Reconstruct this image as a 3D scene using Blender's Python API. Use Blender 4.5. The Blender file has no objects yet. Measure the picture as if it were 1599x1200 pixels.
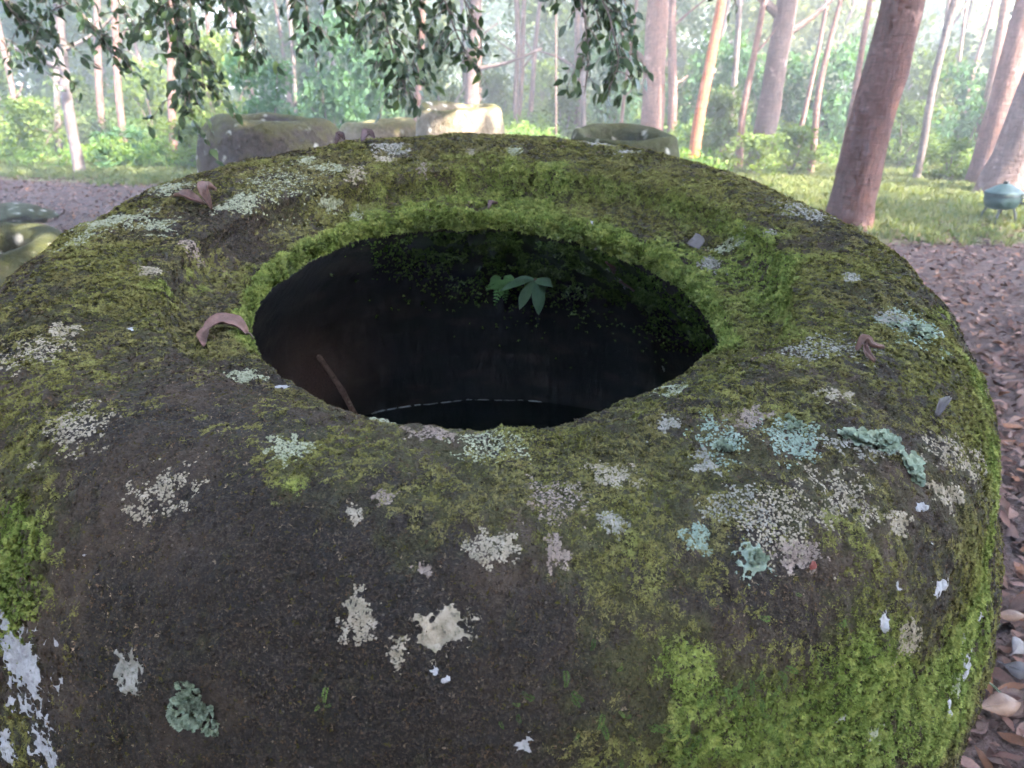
import bpy, bmesh, math, random
import numpy as np
from mathutils import Vector, Matrix
from mathutils.bvhtree import BVHTree

random.seed(7)
rng = np.random.default_rng(11)
scene = bpy.context.scene
COL = scene.collection
R = math.radians

# ------------------------------------------------------------------ camera
F = 1164.0                      # focal length in pixels of the 1599 x 1200 photograph
PITCH = R(23.0)
CAMZ = 1.62
cam = bpy.data.cameras.new('camera')
cam.sensor_width = 36.0
cam.lens = 36.0 * F / 1599.0
cam.clip_start = 0.02
cam.clip_end = 2000
cam.dof.use_dof = True
cam.dof.focus_distance = 0.92
cam.dof.aperture_fstop = 9.0
camo = bpy.data.objects.new('camera', cam)
COL.objects.link(camo)
camo.location = (0, 0, CAMZ)
camo.rotation_euler = (R(90) - PITCH, 0, 0)
scene.camera = camo

# ------------------------------------------------------------------ sky, sun, exposure
SUN_EL, SUN_AZ = R(47), R(128)          # azimuth clockwise from +Y (the view direction)
world = bpy.data.worlds.new('World')
scene.world = world
world.use_nodes = True
wn = world.node_tree
sky = wn.nodes.new('ShaderNodeTexSky')
sky.sky_type = 'NISHITA'
sky.sun_disc = False
sky.sun_elevation = SUN_EL
sky.sun_rotation = SUN_AZ
sky.air_density = 1.0
sky.dust_density = 2.0
wn.links.new(sky.outputs[0], wn.nodes['Background'].inputs[0])
wn.nodes['Background'].inputs[1].default_value = 0.15
sun = bpy.data.lights.new('sun', 'SUN')
sun.energy = 2.8
sun.angle = R(0.53)
sun.color = (1.0, 0.93, 0.82)
suno = bpy.data.objects.new('sun', sun)
COL.objects.link(suno)
sd = Vector((math.sin(SUN_AZ) * math.cos(SUN_EL), math.cos(SUN_AZ) * math.cos(SUN_EL), math.sin(SUN_EL)))
suno.rotation_euler = (-sd).to_track_quat('-Z', 'Y').to_euler()
suno.location = sd * 30
vs = scene.view_settings
vs.view_transform = 'Standard'
vs.look = 'None'
vs.exposure = 4.4
vs.gamma = 1.0
scene.cycles.max_bounces = 4
scene.cycles.diffuse_bounces = 2
scene.cycles.glossy_bounces = 2
scene.cycles.transmission_bounces = 3
scene.cycles.transparent_max_bounces = 4
scene.cycles.volume_bounces = 0
scene.cycles.use_denoising = True
scene.cycles.use_adaptive_sampling = True
scene.cycles.adaptive_threshold = 0.03
scene.cycles.adaptive_min_samples = 10
scene.render.use_persistent_data = False

# ------------------------------------------------------------------ helpers
def pix(px, py):
    """direction of the ray through photograph pixel px, py"""
    x = (px - 799.5) / F
    y = -(py - 600.0) / F
    c, s = math.cos(PITCH), math.sin(PITCH)
    return Vector((x, c + y * s, -s + y * c))

def at(px, py, Y):
    d = pix(px, py)
    return Vector((0, 0, CAMZ)) + d * (Y / d.y)

def ground_at(px, Y, z=0.0):
    c, s = math.cos(PITCH), math.sin(PITCH)
    dep = Y * c - (z - CAMZ) * s
    return Vector(((px - 799.5) / F * dep, Y, z))

def hash3(i, j, k, seed):
    n = (i * 374761393 + j * 668265263 + k * 2147483647 + seed * 974634777) & 0xFFFFFFFF
    n = ((n ^ (n >> 13)) * 1274126177) & 0xFFFFFFFF
    n = ((n ^ (n >> 16)) * 2246822519) & 0xFFFFFFFF
    return n ^ (n >> 15)

def noise3(P, seed=0):
    """gradient-free smooth value noise in -1..1"""
    P = np.asarray(P, dtype=np.float64)
    I = np.floor(P).astype(np.int64)
    f = P - I
    w = f * f * f * (f * (f * 6 - 15) + 10)
    out = 0
    for a in (0, 1):
        wa = w[:, 0] if a else 1 - w[:, 0]
        for b in (0, 1):
            wb = w[:, 1] if b else 1 - w[:, 1]
            for c in (0, 1):
                wc = w[:, 2] if c else 1 - w[:, 2]
                h = hash3(I[:, 0] + a, I[:, 1] + b, I[:, 2] + c, seed)
                out = out + wa * wb * wc * (h.astype(np.float64) / 2147483647.5 - 1)
    return out

def fbm(P, scale, octs=3, seed=0, gain=0.5):
    o = 0; a = 1.0; tot = 0
    for k in range(octs):
        o = o + a * noise3(P * scale + 17.3 * k, seed + k * 31)
        tot += a
        a *= gain
        scale *= 2.03
    return o / tot

def sstep(a, b, x):
    t = np.clip((x - a) / (b - a), 0, 1)
    return t * t * (3 - 2 * t)

def mesh_np(name, verts, faces, smooth=True):
    """mesh from arrays; faces is an (n,3) or (n,4) int array, or a list of such arrays"""
    me = bpy.data.meshes.new(name)
    verts = np.asarray(verts, dtype=np.float32)
    if not isinstance(faces, (list, tuple)):
        faces = [faces]
    faces = [np.asarray(f, dtype=np.int32) for f in faces if len(f)]
    me.vertices.add(len(verts))
    me.vertices.foreach_set('co', verts.ravel())
    loops = np.concatenate([f.ravel() for f in faces])
    sizes = np.concatenate([np.full(len(f), f.shape[1], dtype=np.int32) for f in faces])
    starts = np.concatenate([[0], np.cumsum(sizes)[:-1]]).astype(np.int32)
    me.loops.add(len(loops))
    me.loops.foreach_set('vertex_index', loops)
    me.polygons.add(len(sizes))
    me.polygons.foreach_set('loop_start', starts)
    me.polygons.foreach_set('loop_total', sizes)
    if smooth:
        me.polygons.foreach_set('use_smooth', np.ones(len(sizes), dtype=bool))
    me.update(calc_edges=True)
    return me

def link(name, me, mat=None, parent=None):
    o = bpy.data.objects.new(name, me)
    COL.objects.link(o)
    if parent is not None:
        o.parent = parent
    if mat is not None and me is not None and len(me.materials) == 0:
        me.materials.append(mat)
    return o

def tag(o, label=None, cat=None, group=None, kind=None):
    if label: o['label'] = label
    if cat: o['category'] = cat
    if group: o['group'] = group
    if kind: o['kind'] = kind
    return o

def empty(name, loc=(0, 0, 0)):
    o = bpy.data.objects.new(name, None)
    COL.objects.link(o)
    o.location = loc
    o.empty_display_size = 0.05
    return o

def fattr(me, name, vals):
    a = me.attributes.new(name, 'FLOAT', 'POINT')
    a.data.foreach_set('value', np.asarray(vals, dtype=np.float32))

def cattr(me, name, vals):
    a = me.attributes.new(name, 'FLOAT_COLOR', 'POINT')
    v = np.ones((len(vals), 4), dtype=np.float32)
    v[:, :3] = vals
    a.data.foreach_set('color', v.ravel())

def tube(pts, radii, n=10, wob=0.0, seed=0, cap=True):
    """verts, faces of a bent tapering tube"""
    pts = np.asarray(pts, float)
    m = len(pts)
    tang = np.gradient(pts, axis=0)
    tang /= np.linalg.norm(tang, axis=1)[:, None]
    ref = np.array([0.31, 0.93, 0.17])
    V = []
    for i in range(m):
        a = np.cross(tang[i], ref); a /= np.linalg.norm(a)
        b = np.cross(tang[i], a)
        th = np.linspace(0, 2 * np.pi, n, endpoint=False)
        V.append(pts[i] + radii[i] * (np.cos(th)[:, None] * a + np.sin(th)[:, None] * b))
    V = np.concatenate(V)
    if wob:
        nn = fbm(V, 3.0 / max(radii), 3, seed)
        cen = np.repeat(pts, n, axis=0)
        V = cen + (V - cen) * (1 + wob * nn)[:, None]
    i, j = np.meshgrid(np.arange(m - 1), np.arange(n), indexing='ij')
    j2 = (j + 1) % n
    Fq = np.stack([i * n + j, i * n + j2, (i + 1) * n + j2, (i + 1) * n + j], -1).reshape(-1, 4)
    if cap:
        V = np.concatenate([V, pts[:1], pts[-1:]])
        k = np.arange(n); k2 = (k + 1) % n
        f1 = np.stack([np.full(n, m * n), k2, k], -1)
        f2 = np.stack([np.full(n, m * n + 1), (m - 1) * n + k, (m - 1) * n + k2], -1)
        return V, [Fq, np.concatenate([f1, f2])]
    return V, [Fq]

def join(parts):
    """join (V, [F..]) tuples"""
    V = []; F4 = []; F3 = []; o = 0
    for v, fs in parts:
        for f in fs:
            (F4 if f.shape[1] == 4 else F3).append(f + o)
        V.append(v); o += len(v)
    out = []
    if F4: out.append(np.concatenate(F4))
    if F3: out.append(np.concatenate(F3))
    return np.concatenate(V), out

def smooth_path(P, n):
    P = np.array(P, float)
    t = np.r_[0, np.cumsum(np.linalg.norm(np.diff(P, axis=0), axis=1))]
    u = np.linspace(0, t[-1], n)
    m = np.gradient(P, t, axis=0)
    i = np.clip(np.searchsorted(t, u) - 1, 0, len(t) - 2)
    hh = t[i + 1] - t[i]
    s = ((u - t[i]) / hh)[:, None]; hh = hh[:, None]
    return (2*s**3 - 3*s**2 + 1) * P[i] + (s**3 - 2*s**2 + s) * hh * m[i] + (-2*s**3 + 3*s**2) * P[i+1] + (s**3 - s**2) * hh * m[i+1]

def euler_from_frames(t, b, n):
    """XYZ eulers of rotations whose columns are t, b, n (arrays)"""
    ry = -np.arcsin(np.clip(t[:, 2], -1, 1))
    rx = np.arctan2(b[:, 2], n[:, 2])
    rz = np.arctan2(t[:, 1], t[:, 0])
    return np.stack([rx, ry, rz], -1)

def frames(N, spin):
    N = N / np.linalg.norm(N, axis=1)[:, None]
    ref = np.where(np.abs(N[:, 2:3]) > 0.9, np.array([[1.0, 0, 0]]), np.array([[0, 0, 1.0]]))
    t = np.cross(ref, N); t /= np.linalg.norm(t, axis=1)[:, None]
    b = np.cross(N, t)
    c, s = np.cos(spin)[:, None], np.sin(spin)[:, None]
    return t * c + b * s, -t * s + b * c, N

def instancer(name, P, rot, scl, col, protos, mat, parent=None):
    """one object that stands instances of the prototype meshes on its points"""
    me = bpy.data.meshes.new(name)
    me.vertices.add(len(P))
    me.vertices.foreach_set('co', np.asarray(P, dtype=np.float32).ravel())
    a = me.attributes.new('rot', 'FLOAT_VECTOR', 'POINT'); a.data.foreach_set('vector', np.asarray(rot, dtype=np.float32).ravel())
    a = me.attributes.new('scl', 'FLOAT_VECTOR', 'POINT')
    scl = np.asarray(scl, dtype=np.float32)
    if scl.ndim == 1: scl = np.repeat(scl[:, None], 3, 1)
    a.data.foreach_set('vector', scl.ravel())
    cattr(me, 'col', col)
    a = me.attributes.new('pick', 'INT', 'POINT'); a.data.foreach_set('value', rng.integers(0, len(protos), len(P)).astype(np.int32))
    o = link(name, me, mat, parent)
    g = bpy.data.node_groups.new(name + '_nodes', 'GeometryNodeTree')
    g.interface.new_socket('Geometry', in_out='INPUT', socket_type='NodeSocketGeometry')
    g.interface.new_socket('Geometry', in_out='OUTPUT', socket_type='NodeSocketGeometry')
    N = g.nodes; L = g.links
    gi = N.new('NodeGroupInput'); go = N.new('NodeGroupOutput')
    ip = N.new('GeometryNodeInstanceOnPoints')
    jn = N.new('GeometryNodeJoinGeometry')
    for p in protos[::-1]:
        oi = N.new('GeometryNodeObjectInfo'); oi.inputs['Object'].default_value = p
        oi.inputs['As Instance'].default_value = True
        L.new(oi.outputs['Geometry'], jn.inputs[0])
    def na(n, t):
        x = N.new('GeometryNodeInputNamedAttribute'); x.data_type = t; x.inputs[0].default_value = n
        return x.outputs[0]
    er = N.new('FunctionNodeEulerToRotation')
    L.new(na('rot', 'FLOAT_VECTOR'), er.inputs[0])
    L.new(gi.outputs[0], ip.inputs['Points'])
    L.new(jn.outputs[0], ip.inputs['Instance'])
    ip.inputs['Pick Instance'].default_value = True
    L.new(na('pick', 'INT'), ip.inputs['Instance Index'])
    L.new(er.outputs[0], ip.inputs['Rotation'])
    L.new(na('scl', 'FLOAT_VECTOR'), ip.inputs['Scale'])
    L.new(ip.outputs[0], go.inputs[0])
    md = o.modifiers.new('instances', 'NODES'); md.node_group = g
    return o

def proto(name, V, Fs, mat, smooth=True):
    me = mesh_np(name, V, Fs, smooth)
    me.materials.append(mat)
    return bpy.data.objects.new(name, me)          # never linked to the scene

# ------------------------------------------------------------------ materials
class NT:
    def __init__(s, name):
        s.m = bpy.data.materials.new(name); s.m.use_nodes = True
        s.t = s.m.node_tree; s.b = s.t.nodes['Principled BSDF']
    def n(s, ty, **k):
        x = s.t.nodes.new(ty)
        for a, v in k.items():
            if a.startswith('i_'): x.inputs[a[2:].replace('_', ' ')].default_value = v
            else: setattr(x, a, v)
        return x
    def l(s, a, b): s.t.links.new(a, b)
    def coord(s, which='Object'):
        return s.n('ShaderNodeTexCoord').outputs[which]
    def noise(s, scale, detail=3, rough=0.55, vec=None, dist=0.0):
        x = s.n('ShaderNodeTexNoise'); x.inputs['Scale'].default_value = scale
        x.inputs['Detail'].default_value = detail; x.inputs['Roughness'].default_value = rough
        x.inputs['Distortion'].default_value = dist
        s.l(vec or s.coord(), x.inputs['Vector'])
        return x.outputs[0]
    def ramp(s, fac, stops):
        x = s.n('ShaderNodeValToRGB')
        e = x.color_ramp.elements
        while len(e) < len(stops): e.new(0.5)
        for i, (p, c) in enumerate(stops):
            e[i].position = p
            e[i].color = (*c, 1) if not isinstance(c, (int, float)) else (c, c, c, 1)
        s.l(fac, x.inputs[0])
        return x.outputs[0]
    def mix(s, fac, a, b, mode='MIX'):
        x = s.n('ShaderNodeMix', data_type='RGBA', blend_type=mode)
        for v, i in ((fac, 0), (a, 6), (b, 7)):
            if hasattr(v, 'links'): s.l(v, x.inputs[i])
            elif i == 0: x.inputs[0].default_value = v
            else: x.inputs[i].default_value = (*v, 1)
        return x.outputs[2]
    def math(s, op, a, b=0.0):
        x = s.n('ShaderNodeMath', operation=op)
        for v, i in ((a, 0), (b, 1)):
            if hasattr(v, 'links'): s.l(v, x.inputs[i])
            else: x.inputs[i].default_value = v
        return x.outputs[0]
    def attr(s, name, inst=False):
        x = s.n('ShaderNodeAttribute'); x.attribute_name = name
        if inst: x.attribute_type = 'INSTANCER'
        return x
    def bump(s, h, strength=0.5, dist=0.01):
        x = s.n('ShaderNodeBump'); x.inputs['Strength'].default_value = strength; x.inputs['Distance'].default_value = dist
        s.l(h, x.inputs['Height']); s.l(x.outputs[0], s.b.inputs['Normal'])
    def base(s, c, rough=0.85, spec=0.25):
        if hasattr(c, 'links'): s.l(c, s.b.inputs['Base Color'])
        else: s.b.inputs['Base Color'].default_value = (*c, 1)
        s.b.inputs['Roughness'].default_value = rough
        s.b.inputs['Specular IOR Level'].default_value = spec
        return s.m

def leaf_shader(nt, col, trans=0.35, rough=0.5, spec=0.3, tint=(1.15, 1.25, 0.5), matt=False):
    """surface mixed with a translucent back so that leaves glow against the light; matt ones are plain diffuse"""
    if matt:
        nt.t.nodes.remove(nt.b)
        nt.b = nt.n('ShaderNodeBsdfDiffuse')
        if hasattr(col, 'links'): nt.l(col, nt.b.inputs[0])
        else: nt.b.inputs[0].default_value = (*col, 1)
        if trans <= 0:
            nt.l(nt.b.outputs[0], nt.t.nodes['Material Output'].inputs[0]); return nt.m
    else:
        nt.base(col, rough, spec)
    tr = nt.n('ShaderNodeBsdfTranslucent')
    if hasattr(col, 'links'):
        c2 = nt.mix(1.0, col, tint, 'MULTIPLY'); nt.l(c2, tr.inputs[0])
    else:
        tr.inputs[0].default_value = (*[min(1, a * b) for a, b in zip(col, tint)], 1)
    ms = nt.n('ShaderNodeMixShader'); ms.inputs[0].default_value = trans
    nt.l(nt.b.outputs[0], ms.inputs[1]); nt.l(tr.outputs[0], ms.inputs[2])
    nt.l(ms.outputs[0], nt.t.nodes['Material Output'].inputs[0])
    return nt.m

def rand_obj(nt):
    return nt.n('ShaderNodeObjectInfo').outputs['Random']

# stone of the big jar: dark crusted sandstone with a film of algae where the attribute says so
def mat_stone():
    t = NT('jar_stone')
    c = t.coord()
    big = t.attr('rock_big').outputs['Fac']
    mid = t.attr('rock_mid').outputs['Fac']
    fine = t.noise(330, 2, 0.75, c)
    rock = t.ramp(big, [(0.3, (0.0150, 0.0120, 0.0105)), (0.5, (0.027, 0.0212, 0.0178)), (0.7, (0.054, 0.038, 0.028))])
    rock = t.mix(t.ramp(mid, [(0.35, 0.0), (0.75, 0.75)]), rock, (0.014, 0.0125, 0.0125))
    vo = t.n('ShaderNodeTexVoronoi'); vo.inputs['Scale'].default_value = 330; t.l(c, vo.inputs['Vector'])
    sepc = t.n('ShaderNodeSeparateColor'); t.l(vo.outputs['Color'], sepc.inputs[0])
    grain = t.math('MULTIPLY', t.ramp(vo.outputs['Distance'], [(0.25, 1.0), (0.5, 0.0)]), t.ramp(sepc.outputs[0], [(0.92, 0.0), (1.0, 0.8)]))
    rock = t.mix(t.math('MULTIPLY', grain, 0.8), rock, (0.13, 0.11, 0.09))
    rock = t.mix(t.ramp(fine, [(0.50, 0.0), (0.68, 0.7)]), rock, (0.076, 0.058, 0.042))
    film = t.attr('film').outputs['Fac']
    fm = t.ramp(t.math('ADD', film, t.math('MULTIPLY', t.math('SUBTRACT', mid, 0.5), 1.1)), [(0.25, 0.0), (0.75, 0.75)])
    green = t.ramp(fine, [(0.3, (0.028, 0.028, 0.012)), (0.7, (0.075, 0.070, 0.026))])
    col = t.mix(fm, rock, green)
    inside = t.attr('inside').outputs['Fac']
    inner_col = t.ramp(mid, [(0.3, (0.003, 0.0033, 0.0033)), (0.6, (0.007, 0.0062, 0.0055)), (0.8, (0.020, 0.016, 0.012))])  # inner wall coloured much darker than the outer stone
    inner_col = t.mix(t.ramp(film, [(0.3, 0.0), (0.9, 0.9)]), inner_col, (0.035, 0.060, 0.014))
    inner_col = t.mix(t.math('MULTIPLY', t.attr('brown').outputs['Fac'], t.math('MULTIPLY', fine, 3.0)), inner_col, (0.16, 0.10, 0.072))
    col = t.mix(inside, col, inner_col)
    t.bump(fine, 1.0, 0.004)
    return t.base(col, 0.9, 0.2)

def mat_tuft():
    t = NT('moss')
    col = t.attr('col', True).outputs['Color']
    return leaf_shader(t, col, 0.0, matt=True)

def mat_litter():
    t = NT('dead_leaf_litter')
    col = t.attr('col', True).outputs['Color']
    v = t.noise(14, 3, 0.6)
    col = t.mix(t.ramp(v, [(0.35, 0.0), (0.7, 0.45)]), col, (0.07, 0.045, 0.04))
    return leaf_shader(t, col, 0.0, matt=True)

def mat_inst_leaf(name, trans=0.35):
    t = NT(name)
    return leaf_shader(t, t.attr('col', True).outputs['Color'], trans, matt=True)

def mat_lichen(name, c0, c1, dark=(0.09, 0.08, 0.06), speck=0.5, scale=220):
    t = NT(name)
    a = t.noise(scale * 0.3, 3, 0.6)
    b = t.noise(scale, 3, 0.7)
    col = t.ramp(a, [(0.3, c0), (0.7, c1)])
    col = t.mix(t.ramp(b, [(0.52, 0.0), (0.68, speck)]), col, dark)
    t.bump(t.math('ADD', a, t.math('MULTIPLY', b, 0.7)), 0.8, 0.004)
    return t.base(col, 0.9, 0.1)

def mat_bark(name, c0, c1, c2, scale=6.0):
    t = NT(name)
    mp = t.n('ShaderNodeMapping'); mp.inputs['Scale'].default_value = (1, 1, 0.28)
    t.l(t.coord(), mp.inputs['Vector'])
    a = t.noise(scale, 4, 0.6, mp.outputs[0], 0.4)
    b = t.noise(scale * 6, 4, 0.65, mp.outputs[0], 0.2)
    mp2 = t.n('ShaderNodeMapping'); mp2.inputs['Scale'].default_value = (1, 1, 4.0)
    t.l(t.coord(), mp2.inputs['Vector'])
    r = t.noise(scale * 1.3, 3, 0.6, mp2.outputs[0], 0.3)
    col = t.ramp(a, [(0.3, c0), (0.52, c1), (0.72, c2)])
    col = t.mix(t.ramp(b, [(0.45, 0.0), (0.7, 0.6)]), col, tuple(x * 0.45 for x in c0))
    col = t.mix(t.ramp(r, [(0.52, 0.0), (0.64, 0.6)]), col, tuple(x * 0.45 for x in c1))
    col = t.mix(t.ramp(t.noise(scale * .55, 4, .7), [(0.60, 0.0), (0.68, 0.55)]), col, tuple(min(.5, x * 1.7 + .04) for x in c2))
    hv = t.math('ADD', t.math('ADD', a, b), r)
    t.bump(hv, 0.8, 0.02)
    return t.base(col, 0.9, 0.2)

M = {}
M['stone'] = mat_stone()
M['tuft'] = mat_tuft()
M['litter'] = mat_litter()
M['grass'] = mat_inst_leaf('grass_blades', 0.4)
M['weed'] = mat_inst_leaf('weed_leaves', 0.45)
M['forest'] = mat_inst_leaf('far_foliage', 0.45)
LCOL = {'white': ((0.235, 0.235, 0.24), (0.35, 0.35, 0.36)), 'cream': ((0.19, 0.165, 0.12), (0.33, 0.29, 0.225)), 'pink': ((0.155, 0.12, 0.10), (0.27, 0.22, 0.19)),
        'grey': ((0.165, 0.158, 0.135), (0.27, 0.262, 0.228)), 'mint': ((0.20, 0.212, 0.14), (0.30, 0.315, 0.225)), 'teal': ((0.15, 0.20, 0.16), (0.25, 0.31, 0.255))}
for kk, (c0, c1) in LCOL.items():
    M[kk] = mat_lichen(kk + '_lichen', c0, c1, tuple(x * .35 for x in c0), .85 if kk != 'white' else .45)
def mat_frill():
    t = NT('frilly_green_lichen')
    a = t.noise(150, 3, 0.6)
    col = t.ramp(a, [(0.3, (0.165, 0.22, 0.15)), (0.7, (0.30, 0.355, 0.255))])
    col = t.mix(t.attr('deep').outputs['Fac'], col, (0.035, 0.048, 0.028))
    t.bump(a, 0.4, 0.003)
    return t.base(col, 0.8, 0.2)
M['frill'] = mat_frill()

def mat_simple_leaf(name, c0, c1, trans=0.15, rough=0.5, scale=40, tint=(1.1, 1.0, 0.6)):
    t = NT(name)
    a = t.noise(scale, 4, 0.6)
    col = t.ramp(a, [(0.3, c0), (0.7, c1)])
    t.bump(t.noise(scale * 4, 3), 0.3, 0.002)
    return leaf_shader(t, col, trans, rough, 0.35, tint)
M['dead_red'] = mat_simple_leaf('dead_reddish_leaf', (0.06, 0.031, 0.026), (0.19, 0.105, 0.085), 0.05)
M['dead_dark'] = mat_simple_leaf('dead_dark_leaf', (0.045, 0.025, 0.028), (0.09, 0.05, 0.05), 0.05)
M['dead_tan'] = mat_simple_leaf('dead_tan_leaf', (0.10, 0.055, 0.034), (0.155, 0.09, 0.058), 0.05)
M['dead_grey'] = mat_simple_leaf('dead_grey_leaf', (0.07, 0.062, 0.06), (0.115, 0.10, 0.098), 0.03)
M['red'] = mat_simple_leaf('red_leaf', (0.20, 0.05, 0.04), (0.30, 0.09, 0.07), 0.1)
M['plant'] = mat_simple_leaf('jar_plant_leaf', (0.085, 0.17, 0.085), (0.15, 0.24, 0.14), 0.2, 0.4)
M['fern'] = mat_simple_leaf('fern_leaf', (0.09, 0.22, 0.06), (0.15, 0.30, 0.09), 0.25, 0.6)
M['stick'] = mat_bark('stick_bark', (0.16, 0.10, 0.075), (0.26, 0.17, 0.13), (0.34, 0.24, 0.18), 40)

def mat_branch_leaf():
    t = NT('canopy_leaf')
    r = rand_obj(t)
    col = t.ramp(r, [(0.0, (0.025, 0.050, 0.022)), (0.6, (0.05, 0.085, 0.036)), (1.0, (0.095, 0.14, 0.045))])
    return leaf_shader(t, col, 0.3, 0.32, 0.5)
M['canopy'] = mat_branch_leaf()
def mat_crown_leaf():
    t = NT('crown_leaf')
    return leaf_shader(t, t.ramp(t.noise(1.2, 2), [(.3, (0.03, 0.055, 0.02)), (.7, (0.06, 0.09, 0.03))]), 0.3, matt=True)
M['crown'] = mat_crown_leaf()
M['canopy_bark'] = mat_bark('canopy_bark', (0.10, 0.075, 0.065), (0.16, 0.12, 0.10), (0.24, 0.19, 0.17), 10)
M['bark_pink'] = mat_bark('pine_bark_pinkish', (0.12, 0.066, 0.054), (0.185, 0.106, 0.088), (0.25, 0.155, 0.13))
M['bark_red'] = mat_bark('pine_bark_dark_red', (0.055, 0.024, 0.018), (0.09, 0.040, 0.030), (0.135, 0.068, 0.053), 5)
M['bark_orange'] = mat_bark('pine_bark_orange', (0.25, 0.085, 0.045), (0.35, 0.125, 0.068), (0.42, 0.17, 0.10))
M['bark_pale'] = mat_bark('pale_bark', (0.10, 0.078, 0.07), (0.155, 0.122, 0.112), (0.22, 0.178, 0.165))
M['bark_grey'] = mat_bark('pine_bark_mauve', (0.10, 0.066, 0.058), (0.155, 0.105, 0.092), (0.22, 0.155, 0.138))

def mat_foliage(name, a, b, c):
    t = NT(name)
    col = t.ramp(t.noise(1.6, 3, 0.7), [(0.3, a), (0.5, b), (0.7, c)])
    return leaf_shader(t, col, 0.45, matt=True)
M['needles'] = mat_foliage('pine_needles', (0.035, 0.06, 0.02), (0.055, 0.085, 0.03), (0.08, 0.11, 0.04))
M['shrub_a'] = mat_foliage('shrub_leaves_bluish', (0.045, 0.09, 0.045), (0.07, 0.13, 0.065), (0.10, 0.17, 0.08))
M['shrub_b'] = mat_foliage('shrub_leaves_yellowish', (0.08, 0.12, 0.03), (0.13, 0.17, 0.05), (0.19, 0.22, 0.07))
M['shrub_c'] = mat_foliage('shrub_leaves_olive', (0.06, 0.085, 0.03), (0.09, 0.12, 0.045), (0.14, 0.16, 0.07))

# ------------------------------------------------------------------ ground
def mat_ground():
    t = NT('forest_floor')
    c = t.coord()
    a = t.noise(1.5, 4, 0.6, c)
    b = t.noise(18, 5, 0.7, c)
    d = t.noise(70, 3, 0.7, c)
    litter = t.ramp(b, [(0.3, (0.04, 0.027, 0.023)), (0.5, (0.095, 0.063, 0.054)), (0.72, (0.16, 0.108, 0.092))])
    litter = t.mix(t.ramp(d, [(0.5, 0.0), (0.7, 0.5)]), litter, (0.05, 0.034, 0.033))
    grass = t.ramp(b, [(0.3, (0.08, 0.085, 0.035)), (0.5, (0.14, 0.13, 0.055)), (0.75, (0.22, 0.19, 0.095))])
    field = t.ramp(t.noise(4, 4, 0.6, c), [(0.3, (0.26, 0.25, 0.11)), (0.6, (0.42, 0.38, 0.20))])
    g = t.attr('grassy').outputs['Fac']
    fl = t.attr('field').outputs['Fac']
    gm = t.ramp(t.math('ADD', g, t.math('MULTIPLY', t.math('SUBTRACT', a, 0.5), 0.8)), [(0.42, 0.0), (0.58, 1.0)])
    col = t.mix(gm, litter, grass)
    col = t.mix(fl, col, field)
    t.bump(t.math('ADD', b, d), 0.8, 0.03)
    return t.base(col, 0.95, 0.1)
M['ground'] = mat_ground()

def grass_line(X):
    """distance at which the leaf litter gives way to grass, for a given sideways place"""
    return np.where(X > 0, 7.5 - 0.02 * X, 10.9 + 0.2 * np.clip(-X - 3, 0, 6))

def ground_z(X, Y):
    P = np.stack([X, Y, 0 * X], -1)
    near = np.exp(-((X / 60) ** 2 + (Y / 60) ** 2))
    far = np.clip((np.hypot(X, Y) - 22) / 60, 0, 1)
    return 0.05 * fbm(P, 0.45, 3, 5) * near - 3.0 * far ** 1.3

def build_ground():
    ax = np.concatenate([-np.geomspace(12, 900, 30)[::-1], np.linspace(-11.8, 11.8, 150), np.geomspace(12, 900, 30)])
    ay = np.concatenate([-np.geomspace(4, 900, 24)[::-1], np.linspace(-3.8, 22, 170), np.geomspace(22.5, 900, 30)])
    X, Y = np.meshgrid(ax, ay, indexing='ij')
    x, y = X.ravel(), Y.ravel()
    z = ground_z(x, y)
    n = len(ay)
    i, j = np.meshgrid(np.arange(len(ax) - 1), np.arange(n - 1), indexing='ij')
    Fq = np.stack([i * n + j, (i + 1) * n + j, (i + 1) * n + j + 1, i * n + j + 1], -1).reshape(-1, 4)
    me = mesh_np('ground', np.stack([x, y, z], -1), Fq)
    fattr(me, 'grassy', sstep(-0.9, 0.9, y - grass_line(x)))
    fattr(me, 'field', sstep(17, 26, np.hypot(x, y)))
    return tag(link('ground', me, M['ground']), kind='structure')
build_ground()

# ------------------------------------------------------------------ the big jar
TILT = R(9.0)
PE = PITCH + TILT
D0, CX, HH = 1.112, -0.047, 0.45
E1 = np.array([1.0, 0, 0]); E2 = np.array([0, math.cos(TILT), math.sin(TILT)]); E3 = np.array([0, -math.sin(TILT), math.cos(TILT)])
JO = np.array([0, 0, CAMZ]) + CX * E1 + D0 * E2 - HH * E3        # centre of the rim

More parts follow.
